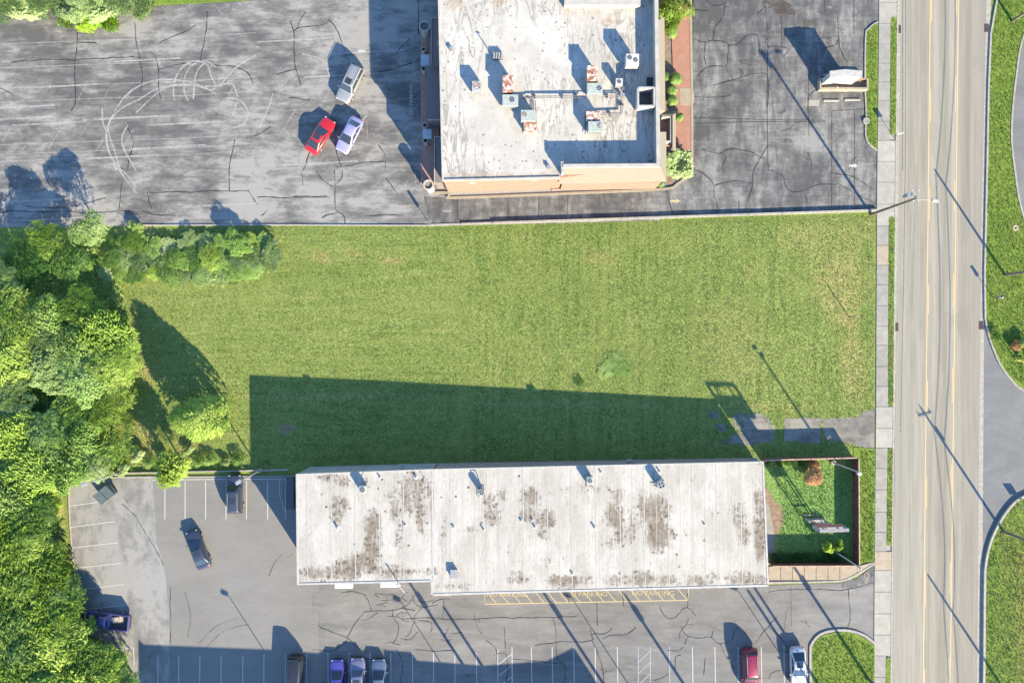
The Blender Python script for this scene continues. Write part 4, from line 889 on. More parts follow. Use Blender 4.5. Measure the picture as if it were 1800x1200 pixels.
VL = ['by the north edge, right of the westernmost condenser', 'by the north edge, above the biggest western stain', 'at the north edge, just right of the third condenser', 'in the west part, below the first condenser', 'in the west part, beside the vertical dark stain', 'west of the roof centre, right of the raised western joint', 'west of the roof centre, slightly lower than its neighbour', 'left of the pair at the roof centre', 'right of the pair at the roof centre', 'left of the big central stain', 'in the eastern third, on clean white roof', 'near the front edge, above the first NO PARKING lettering', 'at the north edge, touching the octagonal condenser', 'lowest of the little group at the roof centre']
for i, (px, py) in enumerate(VP):
    t = thing('vent_pipe', 'white vent pipe ' + VL[i], 'vent pipe', W(px, py, ZS), 0, 'vent pipes on the stained white roof')
    h = .22 if i % 3 else .34; r = .09 + .03 * (i % 2)
    obj('pipe', MB().cyl(0, 0, 0, h, r, n=10), M['white'], t); obj('flashing', MB().cyl(0, 0, 0, .05, r * 2.4, r * 1.5, 12), M['trim'], t); obj('mouth', MB().cyl(0, 0, h, h + .01, r * .7, n=10), M['blackm'], t)
# service mast at the front edge
sm = thing('service_mast', 'white electrical service mast with brackets at the front roof edge', 'mast', W(700, 1022, ZS))
mm = MB(); mm.tube((0, 0, -2.5), (0, 0, .95), .06).tube((0, 0, .95), (-.15, .1, 1.1), .05).tube((-.05, .05, .8), (.85, -1.3, .2), .035).tube((0, .1, .5), (.5, -.8, .1), .03)
obj('mast', mm, M['trim'], sm); obj('bracket', MB().box(-.15, -.2, -.2, .5, .12, .12), M['awning'], sm); obj('meter_box', MB().box(.05, -.5, -.5, .35, .2, .35), M['awning'], sm)
[obj('insulator', MB().cyl(*a_), M['galv'], sm) for a_ in ((.85, -1.3, .1, .3, .07), (0, 0, .95, 1.1, .09))]

# ---- north building
ZN = 5.7; ZP = 7.3
bn = thing('restaurant_building', 'big flat white-roofed brick building with roof equipment, north of the meadow', 'building', Vector((4, 30, g(4))))
RN = [(769, -90), (1153, -90), (1160, 291), (990, 293), (985, 311), (778, 317.5)]
STN = [(800, 8, 14, 10, .9), (806, 18, 6, 8, .6), (880, 6, 18, 5, .7), (875, 310, 70, 3.5, .9), (960, 308, 30, 3, .8), (1000, 16, 12, 6, .6), (1052, 22, 5, 4, .6), (1070, 40, 12, 6, .7), (1120, 70, 40, 5, .3), (820, 315, 40, 2, .5), (900, 316, 60, 2.5, .8)]
roofsheet('roof', bn, RN, ZN, M['roof_n'], STN)
wallprism('wall', bn, [(769, -90), (1153, -90), (1160, 291), (985, 313), (778, 317.5)], ZN, M['brick'])
def Wn(p, z=ZN): return W(p[0], p[1], z)
edge_trim('roof_trim', bn, Wn((769.8, -90)), Wn((778.6, 317)), ZN - .3, ZN + .15, .22, M['trim'])
edge_trim('roof_trim', bn, Wn((778, 317)), Wn((984, 312)), ZN - .3, ZN + .12, .2, M['parapet'])
# parapet walls on the east and south-east
edge_trim('parapet', bn, W(1152.8, -90, ZP), W(1157.6, 288, ZP), ZN - .2, ZP, .42, M['parapet'])
edge_trim('parapet', bn, W(990, 291.5, ZP), W(1160.5, 290.2, ZP), ZN - .2, ZP - .003, .38, M['parapet'])
edge_trim('parapet', bn, W(988.5, 284, ZP - .1), W(989.5, 303, ZP - .1), ZN - .2, ZP - .1, .28, M['parapet'])
# sloped shingle skirts
mansard('shingle_skirt', bn, [W(990, 294.5, ZP - .2), W(1161, 293.2, ZP - .2)], [W(981, 323.5, 3.6), W(1171.5, 319.5, 3.6)], M['shingle'])
mansard('shingle_skirt', bn, [W(1161, 293.2, ZP - .2), W(1160, 232, ZP - .2)], [W(1171.5, 319.5, 3.6), W(1171, 232, 3.6)], M['shingle'])
mansard('shingle_skirt', bn, [W(1159.5, 192, ZP - .2), W(1157, 36, ZP - .2)], [W(1169.5, 196, 3.6), W(1168, 30, 3.6)], M['shingle'])
wallprism('wall', bn, [(986, 300), (1164, 300), (1163, 321), (988, 322.5)], 3.6, M['brick'], inset=.05)
# roof shaft
sx0, sx1, sy0, sy1 = 1121.5, 1150, 155, 187
A_, B_, C_, D_ = W(sx0, sy0, ZP), W(sx1, sy0, ZP), W(sx1, sy1, ZP), W(sx0, sy1, ZP)
shf = thing('roof_shaft', 'open topped square roof well with pale rim beside the east parapet', 'roof shaft', Vector(((A_.x + C_.x) / 2, (A_.y + C_.y) / 2, ZN)))
for p_, q_ in ((A_, B_), (B_, C_), (C_, D_), (D_, A_)): edge_trim('shaft_wall', shf, p_, q_, ZN - .1, ZP + .15 + .002 * p_.x / 10, .2, M['trim'])
obj('shaft_floor', MB().box(0, 0, .02, (B_.x - A_.x) - .2, (A_.y - D_.y) - .2, .04), M['galv_d'], shf)
rh = thing('roof_hatch', 'small black roof hatch north of the open roof shaft', 'roof hatch', W(1141.5, 144.5, ZN))
obj('kerb', MB().box(0, 0, 0, .85, 1.0, .2), M['trim'], rh); obj('lid', MB().box(0, 0, .2, .72, .88, .06), M['blackm'], rh)
# raised white block at the top edge
a, b = W(992, -60, ZN + .9), W(1126, 9, ZN + .9)
obj('raised_roof', MB().box((a.x + b.x) / 2, (a.y + b.y) / 2, ZN, b.x - a.x, a.y - b.y, .9), M['parapet'], bn, world=True)
# entrance gable on the east side
pg = thing('entrance_porch', 'small white-trimmed entrance porch with terracotta floor on the brick building', 'porch', G(1172, 226))
a, b = W(1160, 203, 3.2), W(1182, 250, 3.2)
cx_, cy_ = (a.x + b.x) / 2, (a.y + b.y) / 2; L_ = abs(a.y - b.y); w_ = b.x - a.x
obj('deck', MB().box(cx_, cy_, g(cx_), w_, L_, 2.6), M['brick'], pg, world=True)
obj('terracotta_floor', MB().box(cx_, cy_ + L_ * .2, g(cx_) + 2.6, w_ - .4, L_ * .45, .03), M['brick'], pg, world=True)
obj('pale_floor', MB().box(cx_, cy_ - L_ * .22, g(cx_) + 2.6, w_ - .4, L_ * .36, .03), M['conc_tan'], pg, world=True)
for nm, X, Y, sx_, sy_ in (('rail_wall', b.x - .12, cy_, .22, L_), ('rail_wall', cx_, b.y + .12, w_ - .5, .22), ('rail_wall', cx_, a.y - .12, w_ - .5, .22)):
    obj(nm, MB().box(X, Y, g(cx_) + 2.6, sx_, sy_, .9), M['parapet'], pg, world=True)
mansard('shingle_skirt', pg, [Vector((b.x + .02, a.y + .3, 3.2)), Vector((b.x + .02, b.y - .6, 3.2))], [Vector((b.x + .62, a.y + .5, 2.1)), Vector((b.x + .62, b.y - .9, 2.1))], M['shingle'])
mansard('shingle_skirt', pg, [Vector((a.x - .3, a.y + .05, 3.5)), Vector((b.x + .1, a.y + .05, 3.5))], [Vector((a.x - .3, a.y + .75, 2.5)), Vector((b.x + .7, a.y + .75, 2.5))], M['galv_d'])
# south planting strip with kerb and four brick boxes
bed = sheet('gravel_bed', [(783, 334), (1165, 320), (1172, 329), (1163, 332.5), (798, 347), (786, 344)], 4, M['stone'])
kerb('kerb', bed, spline([(762, 339), (787, 339), (790, 346), (800, 347.8), (980, 341), (1160, 333), (1190, 324), (1208, 308), (1214, 292), (1216.5, 270), (1215, 100), (1213, -60)], 4), .28, .15, M['conc_tan'])
for px, py in ((979, 330.5), (1024, 328.3), (1070, 326.4), (1119.5, 324.4)):
    t = thing('brick_planter', {979: 'hollow brick planter box, westernmost of four under the shingle skirt', 1024: 'hollow brick planter box, second from the west under the shingle skirt', 1070: 'hollow brick planter box, third from the west under the shingle skirt', 1119.5: 'hollow brick planter box, easternmost of four under the shingle skirt'}[px], 'planter', G(px, py), R(2), 'brick planter boxes along the south wall')
    for X, Y, sx_, sy_ in ((0, .24, 1.2, .12), (0, -.24, 1.2, .12), (-.5, 0, .2, .36), (.5, 0, .2, .36)): obj('planter_wall', MB().box(X, Y, 0, sx_, sy_, .55), M['brickp'], t)
    obj('soil', MB().box(0, 0, 0, .8, .36, .12), M['black'], t)
for px, py in ((831, 321), (939, 316)):
    obj('wall_vent', MB().box(W(px, py, 5.2).x, W(px, py, 5.2).y - .02, 5.0, .7, .14, .3), M['trim'], bn, world=True)
for i in range(8):   # window bays on the east wall
    a, b = W(1160, 290, ZN), W(1153.5, 0, ZN)
    windowpanel(bn, a, b, .28 + i * .085, .33 + i * .085, .6, 2.6, .06, M['trim'])
# east path
sheet('brick_path', [(1170, -60), (1214, -60), (1215, 155), (1216.5, 265), (1200, 268), (1188, 250), (1185, 190), (1180, 60), (1168, 40)], 4, M['paver'], up=.08)
sheet('planting_bed', [(1160, -60), (1180, -60), (1176, 60), (1186, 190), (1188, 250), (1204, 262), (1214, 280), (1205, 308), (1175, 325), (1166, 322)], 3, M['dirt'], up=.06)
sheet('path_crossing', [(1195, 156), (1216.5, 156), (1220, 165), (1220, 178), (1217, 186.5), (1195, 186.5)], 5, M['conc_tan'], up=.085)

# ---- west annex of the north building
ax = thing('service_annex', 'lower purple-brick service annex with brown roofs along the west side of the restaurant', 'annex', G(758, 180))
zA = g(-9.5)
def pxbox(name, parent, x0, y0, x1, y1, z0, z1, mat, inset=0):
    a, b = W(x0, y0, z1), W(x1, y1, z1)
    return obj(name, MB().box((a.x + b.x) / 2, (a.y + b.y) / 2, z0, (b.x - a.x) - inset, (a.y - b.y) - inset, z1 - z0), mat, parent, world=True)
pxbox('deck', ax, 739.5, 52, 772, 322, zA - .3, zA + 1.0, M['brickp'])
pxbox('roof', ax, 758, 32, 771.5, 115, zA + 1.05, 3.4, M['shingle_b']); pxbox('roof', ax, 749.5, 115.3, 773.5, 210, zA + 1.05, 2.9, M['shingle_b'])
pxbox('roof', ax, 764, 241, 776, 321, zA + 1.05, 3.3, M['shingle_b'])
pxbox('canopy', ax, 739.5, 96, 755, 115, 1.3, 1.4, M['blue_canopy']); pxbox('canopy', ax, 743, 227, 758.5, 244, 1.3, 1.4, M['blue_canopy'])
for x0, y0, x1, y1, z in ((757, 31.5, 758.4, 115, 3.5), (757, 31, 771.5, 32, 3.5), (752, 209.5, 773, 210.8, 3.0), (763, 240.5, 764.3, 321, 3.4), (763, 240, 776, 241, 3.4)):
    pxbox('coping', ax, x0, y0, x1, y1, z - .3, z, M['parapet'])
pxbox('wall_panel', ax, 768.6, 72, 769.6, 78, 3.2, 3.9, M['white']); 
for px, py, r, h in ((746, 46, .66, 3.4), (744.5, 86.5, .3, 2.6), (744.5, 120.5, .3, 2.6), (746.7, 220, .3, 2.6), (747.8, 247, .3, 2.6), (753, 325, .62, 2.6)):
    p = W(px, py, zA + h); zb = g(p.x) - .1
    nm = {46: 'wide round tower with white rim, northernmost beside the annex', 86.5: 'narrow white-rimmed round column just south of the wide north tower', 120.5: 'narrow white-rimmed round column below the northern blue canopy', 220: 'narrow white-rimmed round column above the southern blue canopy', 247: 'narrow white-rimmed round column below the southern blue canopy', 325: 'wide round tower with tan top at the south-west corner of the annex'}[py]
    t = thing('round_column', nm, 'column', Vector((p.x, p.y, zb)), 0, 'white-rimmed round columns of the annex')
    z1 = zA + h - zb
    obj('shaft', MB().cyl(0, 0, 0, z1 - .3, r * .86, n=24), M['parapet'], t); obj('rim', MB().ring(0, 0, z1 - .35, z1, r * .74, r, 28), M['parapet'], t)
    obj('inner_top', MB().cyl(0, 0, z1 - .5, z1 - .18, r * .73, n=24), M['shingle'] if py == 325 else (M['shingle_b'] if py == 46 else M['blackm']), t)

# ---- roof equipment, north
GN = 'rooftop air conditioners of the restaurant'
def duct(t_label, px, py, sx, sy, h, mat=None):
    t = thing('duct_hood', t_label, 'duct hood', W(px, py, ZN), 0, 'rusty duct hoods beside the rooftop units')
    obj('casing', MB().box(0, 0, 0, sx, sy, h), mat or M['rust'], t, bevel=.02); obj('top_flange', MB().box(0, 0, h, sx + .08, sy + .08, .04), M['rust'], t)
    obj('skirt', MB().box(0, 0, 0, sx + .2, sy + .2, .12), M['trim'], t)
def K(z): return S * (H - z) / H
box_unit(897, 182.5, ZN + 0, 1.75, 1.25, 1.35, 'grey-green air conditioner south of the tall rusty hood, west of the pipe run', GN, fans=((.2, .05),), fr=.3)
duct('tall rusty duct hood at the west end of the roof pipe run', 892.5, 155, 1.05, 1.75, 1.55)
box_unit(928, 209, ZN, 1.6, 1.25, 1.3, 'grey-green air conditioner with rusty fan, between west pipes and lower rusty hood', GN, fans=((-.4, .1),), fr=.28, fanmat=M['rust'])
duct('low rusty duct hood below the unit with the rusty fan, south-west of the group', 931.5, 226, 1.35, .9, .9)
box_unit(1043.5, 162, ZN, 1.7, 1.2, 1.35, 'grey-green air conditioner at the middle of the pipe run, fan on its east side', GN, fans=((.5, 0),), fr=.28)
duct('rust-stained white duct hood just north of the middle rooftop unit', 1038.5, 137, 1.05, 1.6, 1.55)
box_unit(1045, 228, ZN, 1.65, 1.15, 1.3, 'grey-green air conditioner with brown fan, southernmost near the roof shadow', GN, fans=((.45, .1),), fr=.3, fanmat=M['rust'])
duct('streaked rusty duct hood north of the southernmost rooftop unit', 1041, 209.5, 1.45, 1.0, 1.1)
box_unit(1107.5, 115, ZN, 1.4, 1.25, 1.9, 'white two-fan air conditioner near the east parapet', GN, fans=((-.32, .18), (.32, -.08)), fr=.27, mat=M['white'], stand=.6)
box_unit(1086, 150, ZN, .75, .75, 1.2, 'small white single-fan unit between the two-fan unit and the pipe corner', GN, fans=((0, 0),), fr=.24, mat=M['white'])
box_unit(839.5, 158, ZN, 1.1, 1.2, 1.2, 'square exhaust fan with brown turbine, westernmost unit on the spotted roof', GN, fans=((0, .05),), fr=.42, mat=M['trim'], fanmat=M['rust'])
vt = thing('vent_cluster', 'low black and grey vent cluster with short pipes, north-west part of the spotted roof', 'vent', W(875, 100, ZN))
obj('base', MB().box(0, 0, 0, 1.1, .8, .25), M['galv_d'], vt)
for k in range(4): obj('pipe', MB().tube((-.45 + k * .28, -.35, .38), (-.4 + k * .28, .35, .38), .12, n=8), M['galv'], vt)
0; obj('stack', MB().tube((-.6, .1, 0), (-.6, .1, 1.5), .06).tube((-.6, .1, 1.5), (-.4, .25, 1.3), .05), M['galv_d'], vt)
for i, (px, py) in enumerate(((1096, 158), (1093, 170))):
    t = thing('roof_vent', ['round grey vent cap just south of the small single-fan unit', 'square grey vent cap at the east end of the roof pipe run'][i], 'vent', W(px, py, ZN))
    obj('pipe', MB().cyl(0, 0, 0, .5, .2, n=14), M['galv_d'], t); obj('cap', MB().cyl(0, 0, .5, .62, .28, .2, 14) if i == 0 else MB().box(0, 0, .5, .5, .45, .1), M['galv'], t)
for i, (px, py) in enumerate(((964, 294), (1142, 280), (793, 87), (1095, 262))):
    t = thing('roof_drain', ['square grey roof drain by the brown-edged south roof', 'dark square roof drain in the south-east corner of the white roof', 'short white vent pipe by the west edge of the spotted roof', 'small dark vent in the shaded southern roof'][i], 'roof drain', W(px, py, ZN))
    obj('body', MB().box(0, 0, 0, .32, .32, .3), M['galv_d'], t); obj('cap', MB().box(0, 0, .3, .38, .38, .04), M['galv'], t)
pr = thing('roof_pipe_run', 'pair of dark gas pipes on blocks linking the rooftop units', 'pipe run', W(1000, 172, ZN))
def pipe_px(pts, z=.35, r=.045):
    m_ = MB(); P = [W(px, py, ZN + z) for px, py in pts]
    for a_, b_ in zip(P, P[1:]): m_.tube(a_, b_, r, n=6)
    obj('pipe', m_, M['galv_d'], pr, world=True)
    return P
pipe_px([(915, 173.5), (929, 173.5), (929, 169.5), (1030, 168.5)]); pipe_px([(918, 171.5), (935, 171.5), (1024, 171.8)], .35)
pipe_px([(1056, 168), (1088, 168)]); pipe_px([(1056, 171.5), (1091, 171.3)]); pipe_px([(1093.5, 174), (1093.5, 200), (1045, 202.5)]); pipe_px([(1091, 174), (1091, 198.5), (1040, 200)])
pipe_px([(1098, 128), (1098, 158)]); pipe_px([(931, 176), (941, 178), (941, 200)], .3); pipe_px([(929, 177), (938, 180), (938, 198)], .3); pipe_px([(1028.5, 204), (1028.5, 236)], .2)
for px, py in ((940, 171), (988, 170.5), (1013, 170.5), (1067, 170), (1092, 185), (1072, 201.5)): pr_b = W(px, py, ZN); obj('support_block', MB().box(pr_b.x, pr_b.y, ZN, .12 if py < 180 or py > 190 else .5, .5 if py < 180 or py > 190 else .12, .3), M['galv_d'], pr, world=True)

# ================================================================== FENCE, SIGNS, POLES
fn = thing('board_fence', 'red-brown wooden board fence enclosing the yard at the east end of the low building', 'fence', G(1420, 900))
def fence_run(p0, p1, n, h, pale=False):
    a, b = G(*p0), G(*p1); d = Vector((b.x - a.x, b.y - a.y, 0)); ang = math.atan2(d.y, d.x); L_ = d.length
    for i in range(n):
        c = Vector((a.x, a.y, 0)) + d * ((i + .5) / n); m_ = MB(); nb = max(4, int(L_ / n / .2)); ww = L_ / n / nb
        for k in range(nb):
            q = c + d.normalized() * (k + .5 - nb / 2) * ww; m_.box(q.x, q.y, g(q.x) + .02 + .01 * (k % 2), ww * .94, .035 + .01 * (k % 2), h - .05 + .012 * (k % 3), ang)
        obj('board_panel', m_, M['wood'], fn, world=True)
        m_ = MB().box(c.x, c.y, g(c.x) + h, L_ / n - .02, .13, .05, ang); obj('cap_rail', m_, M['wood_top'], fn, world=True)
    nrm = Vector((-d.y, d.x, 0)).normalized()
    for i in range(n + 1):
        c = Vector((a.x, a.y, 0)) + d * (i / n); obj('post', MB().box(c.x - nrm.x * .08, c.y - nrm.y * .08, g(c.x), .11, .11, h + .08, ang), M['wood'], fn, world=True)
fence_run((1336, 805), (1496.5, 800.5), 6, 1.75); fence_run((1498.5, 802), (1499.5, 985.5), 6, 1.75); fence_run((1498, 987), (1350, 987.5), 5, 1.75)

def lamp_post(name, label, px, py, h, head=(0, 0), group=None, r=.09, base=True, mat=None, base_world=None, arm=0.0, headsize=(.75, .42)):
    loc = base_world if base_world is not None else G(px, py)
    t = thing(name, label, 'lamp post', loc, 0, group)
    mat = mat or M['galv']
    if base: obj('base', MB().cyl(0, 0, 0, .45, .28, n=14), M['conc_pale'], t)
    obj('pole', MB().tube((0, 0, 0), (0, 0, h), r, r * .7, 10), mat, t)
    a = math.atan2(head[1], head[0]) if head != (0, 0) else 0; hx, hy = math.cos(a), math.sin(a); d = arm + headsize[0] / 2
    if arm: obj('arm', MB().tube((0, 0, h - .05), (hx * arm, hy * arm, h + .05), .04), mat, t)
    hd = obj('lamp_head', MB().box(hx * d, hy * d, h - .02, headsize[0], headsize[1], .16, a, .8), mat, t, bevel=.02)
    obj('lens', MB().box(hx * d, hy * d, h - .035, headsize[0] * .7, headsize[1] * .7, .014, a), M['lamp_clear'], hd)
    return t
GL = 'lamp posts around the south lot'
lamp_post('lamp_post', 'grey lamp post with concrete base at the north-west corner of the south lot', 207, 831, 7.0, (-1, -.3), GL)
lamp_post('lamp_post', 'grey lamp post leaning over the parked dark SUV north of the south lot', 458, 826, 7.0, (-1, -.7), GL)
lamp_post('lamp_post', 'white lamp post rising from the north side of the fenced yard', 1463, 812, 7.0, (.6, -.8), GL, mat=M['trim'], headsize=(.5, .5))
lamp_post('pole', 'plain grey pole beside lit yellow-green shrubs in the fenced yard', 1465, 967, 7.2, (.6, -.8), GL, mat=M['trim'], headsize=(.3, .2), base=False)
# big street light pole by the sidewalk
sp = thing('street_light', 'tall dark street light pole at the corner of meadow and sidewalk', 'street light', G(1531, 377))
ht = 10.6
obj('pole', MB().tube((0, 0, 0), (0, 0, ht), .17, .12, 12), M['polew'], sp)
obj('arm', MB().tube((0, 0, ht - .3), (1.6, -.2, ht + .1), .04), M['trim'], sp)
obj('lamp_head', MB().box(1.95, -.25, ht, .8, .34, .16, -.12, .7), M['trim'], sp, bevel=.02)
obj('transformer', MB().cyl(-.55, .45, ht - 1.3, ht - .3, .26, n=14), M['galv'], sp)
obj('crossarm', MB().box(.1, .35, ht - .5, .12, 1.5, .12, .5), M['trim'], sp)
[obj('insulator', MB().cyl(a_, b_, ht - .4, ht - .15, .07), M['white'], sp) for a_, b_ in ((.35, .9), (-.2, -.2))]
# utility poles east
GU = 'utility poles east of the road'
def upole(px, py, h, label, cross=True, world=None):
    loc = world if world is not None else G(px, py)
    t = thing('utility_pole', label, 'utility pole', loc, 0, GU)
    obj('pole', MB().tube((0, 0, -.1), (0, 0, h), .17, .11, 10), M['polew'], t)
    if cross:
        obj('crossarm', MB().box(0, 0, h - .45, 1.6, .1, .12, .3), M['polew'], t)
        [obj('insulator', MB().cyl(a_, b_, h + c_, h + c_ + .22, .05), M['galv'], t) for a_, b_, c_ in ((-.65, -.2, -.33), (.65, .2, -.33), (0, 0, 0))]
        obj('transformer', MB().cyl(-.1, .35, h - 2.3, h - 1.5, .22, n=12), M['galv'], t)
    return t
P1 = upole(1778, 38, 7.0, 'wooden utility pole in the lawn at the top right corner'); P2 = upole(1765, 483, 6.8, 'wooden utility pole in the eastern lawn above the driveway', False)
P3 = upole(1762, 933, 8.0, 'wooden utility pole on the south-east bank by the curved kerb'); P4 = upole(1778, 1232, 8.2, 'wooden utility pole below the south-east bank', False)
wires = [thing('power_line', ['thin black power line above the eastern road side', 'second thin black power line below the first'][k], 'power line', Vector(P1.location) + Vector((0, 0, 5)), 0, 'power lines between the utility poles') for k in range(2)]
for k, (z, off) in enumerate(((6.4, -.35), (5.8, .1))):
    ends = [Vector((P1.location.x + 3, 70, z)), Vector((P1.location.x, P1.location.y, z)), Vector((P2.location.x, P2.location.y, z)), Vector((P3.location.x, P3.location.y, z)), Vector((P4.location.x, P4.location.y, z)), Vector((P4.location.x + 1, -80, z))]
    for a, b in zip(ends, ends[1:]):
        m_ = MB(); n = 8; pv = None
        for i in range(n + 1):
            t = i / n; p = a.lerp(b, t) + Vector((off, 0, -.5 * 4 * t * (1 - t)))
            if pv is not None: m_.tube(pv, p, .032, n=5)
            pv = p
        obj('wire_span', m_, M['black'], wires[k], world=True)
wl = thing('service_wire', 'pale thin wire running south from the tall street light above the road', 'wire', Vector((sp.location.x + 1.6, sp.location.y, 9.5)))
m_ = MB(); pv = None
for px, py, z in ((1606, 358, 10.2), (1602, 420, 9.6), (1598, 500, 9.2), (1594, 600, 8.9), (1589, 720, 9.0), (1584, 860, 9.4), (1578, 1050, 10)):
    p = W(px, py, z)
    if pv is not None: m_.tube(pv, p, .022, n=5)
    pv = p
obj('wire_span', m_, M['trim'], wl, world=True)
# tall poles whose shadows cross the south lot
def shadow_pole(px, py, h, label, kind='utility_pole', **kw):
    p = tip(px, py, h); z = g(p.x); hh = p.z - z
    if kind == 'utility_pole':
        t = thing('utility_pole', label, 'utility pole', Vector((p.x, p.y, z)), 0, 'poles south of the south lot')
        obj('pole', MB().tube((0, 0, -.1), (0, 0, hh), .21, .15, 10), M['polew'], t)
        if kw.get('box'): obj('fixture', MB().box(.0, .1, hh - 1.6, .45, .4, .9), M['galv_d'], t)
    else: lamp_post('lamp_post', label, 0, 0, hh, (-1, .3), 'lamp posts south of the south lot', base_world=Vector((p.x, p.y, z)), headsize=(.8, .5), r=.065)
shadow_pole(400, 1043, 7, 'lamp post south-west beyond the lot, its shadow by the parked sedan', 'lamp')
shadow_pole(703, 1054, 7, 'lamp post south of the lot, shadow below the white service mast', 'lamp')
shadow_pole(1003, 1047, 7, 'lamp post south of the lot, shadow tip inside the middle NO PARKING hatching', 'lamp')
shadow_pole(1295, 1034, 7, 'lamp post south of the lot near the silver coupe', 'lamp')
shadow_pole(719, 1022, 9.5, 'thick utility pole south of the lot, shadow beginning at the front of the building notch', box=True)
shadow_pole(780, 1066, 8.5, 'utility pole south of the lot, shadow beginning below the porch')
shadow_pole(955, 1040, 10, 'tall utility pole south of the lot, shadow starting at the hatched strip', box=True)
shadow_pole(1098, 1044, 10, 'tall utility pole south of the lot, shadow starting near the easternmost lettering', box=True)
shadow_pole(1314, 1036, 9, 'utility pole south of the lot, left of the pair by the silver coupe')
shadow_pole(1326, 1032, 10, 'utility pole south of the lot, right of the pair by the silver coupe')
shadow_pole(1393, 992, 7.3, 'thick utility pole standing in the corner island lawn', box=True)
# short posts
def signpost(px, py, h, label, sx=.6, sy=.6, rz=0.0, mat=None, cat='sign'):
    t = thing('sign_post', label, cat, G(px, py), rz)
    obj('post', MB().tube((0, 0, 0), (0, 0, h), .035), M['galv_d'], t)
    obj('sign_plate', MB().box(0, -.05, h - sy, sx, .03, sy), mat or M['white'], t)
    return t
signpost(1570, 241, 2.0, 'small square road sign on a thin post at the end of the north verge', .6, .6, R(10))
signpost(757, 396, 2.2, 'narrow sign on a post at the west end of the retaining wall', .35, 1.0, R(40), M['galv_d'])
t = thing('marker_post', 'thin dark marker stake on a dry patch in the meadow', 'post', G(1492, 557)); obj('stake', MB().tube((0, 0, 0), (0, 0, 2.1), .05, .05), M['galv_d'], t); obj('top_cap', MB().cyl(0, 0, 2.1, 2.16, .06), M['galv'], t)
t = thing('meadow_lamp_post', 'thin pole in the worn pavement between meadow and fence', 'pole', G(1426, 760)); p = t.location
obj('pole', MB().tube((0, 0, 0), (0, 0, 5.6), .055, .045), M['galv_d'], t); obj('lamp_head', MB().box(-.1, .1, 5.4, .5, .3, .14, .5), M['galv_d'], t)
t = thing('garden_lamp', 'short garden lamp with dark round head in the eastern lawn beside the road', 'lamp', G(1744, 523))
obj('post', MB().tube((0, 0, 0), (0, 0, 1.5), .04), M['galv_d'], t); obj('lamp_head', MB().cyl(0, 0, 1.5, 2.0, .22, .16, 14), M['galv'], t); obj('cap', MB().cyl(0, 0, 2.0, 2.08, .2, .08, 14), M['galv_d'], t)
t = thing('guy_marker', 'yellow guy marker and pale box sign at the right edge of the eastern lawn', 'sign', G(1783, 632))
obj('post', MB().tube((0, 0, 0), (0, 0, 1.9), .05).tube((0, 0, .4), (1.2, -.3, .5), .05), plain('yellow_plastic', (.6, .5, .1), .6), t); obj('sign_plate', MB().box(.9, -.2, .6, .5, .12, .7, .9), M['blue_canopy'], t)
t = thing('lawn_sign', 'small two-legged yard sign beside the south-east driveway kerb', 'sign', G(1795, 888))
obj('leg', MB().tube((-.4, 0, 0), (-.4, 0, 1.3), .03), M['galv'], t); obj('leg', MB().tube((.4, 0, 0), (.4, 0, 1.3), .03), M['galv'], t); obj('sign_plate', MB().box(0, 0, .75, 1.0, .04, .7), M['white'], t)
t = thing('stump', 'pale round stump with dark centre by the kerb in the eastern lawn', 'stump', G(1784, 401))
obj('rim', MB().ring(0, 0, 0, .16, .14, .36, 16), M['bark_pale'], t); obj('core', MB().cyl(0, 0, 0, .1, .14), M['black'], t)

# ---- planter sign, north-east
ps = thing('monument_sign', 'white monument sign in a tan brick planter on the north-east lot', 'sign', G(1480, 153))
def pw(nm, x0, y0, x1, y1, z0, z1, mat):
    a, b = G(x0, y0), G(x1, y1); return obj(nm, MB().box((a.x + b.x) / 2, (a.y + b.y) / 2, z0, abs(b.x - a.x), abs(a.y - b.y), z1 - z0), mat, ps, world=True)
tanw = M['conc_tan']; brw = plain('brown_planter_wall', (.3, .2, .14), .9)
pw('planter_wall', 1436, 158, 1521, 161.5, 0, .9, tanw); pw('planter_wall', 1436, 142, 1439, 158, 0, .898, tanw); pw('planter_wall', 1518, 142, 1521, 158, 0, .9, tanw); pw('planter_wall', 1439, 141, 1518, 144, 0, .897, brw)
pw('planter_soil', 1439, 144, 1518, 158, 0, .45, M['dirt'])
m_ = MB(); a, b, c = G(1440, 152.5), G(1464, 149.5), G(1492, 152)
m_.prism([(a.x, a.y), (b.x, b.y), (c.x, c.y), (c.x, c.y + .62), (b.x, b.y + .62), (a.x, a.y + .62)], .3, 3.3)
obj('sign_body', m_, M['white'], ps, world=True)
m_ = MB(); m_.prism([(a.x - .1, a.y - .06), (b.x, b.y - .06), (c.x + .1, c.y - .06), (c.x + .1, c.y + .7), (b.x, b.y + .7), (a.x - .1, a.y + .7)], 3.3, 3.4)
obj('sign_cap', m_, M['trim'], ps, world=True)
obj('floodlight', MB().box(G(1466, 159).x, G(1466, 159).y, .9, .16, .14, .16), M['white'], ps, world=True)
for i, px in enumerate((1461, 1498)):
    t = thing('wheel_stop', ['concrete wheel stop south of the planter, western one', 'concrete wheel stop south of the planter, eastern one'][i], 'wheel stop', G(px, 177.5 - i * 1.5), 0, 'concrete wheel stops')
    m_ = MB(); m_.add([(x_, y_, z_) for x_ in (-.93, .93) for y_, z_ in ((-.12, 0), (-.08, .14), (.08, .14), (.12, 0))], [(0, 1, 2, 3), (7, 6, 5, 4), (0, 4, 5, 1), (1, 5, 6, 2), (2, 6, 7, 3), (3, 7, 4, 0)])
    obj('block', m_, M['conc_pale'], t); obj('pin', MB().cyl(-.6, 0, .14, .155, .03).cyl(.6, 0, .14, .155, .03), M['drain'], t)
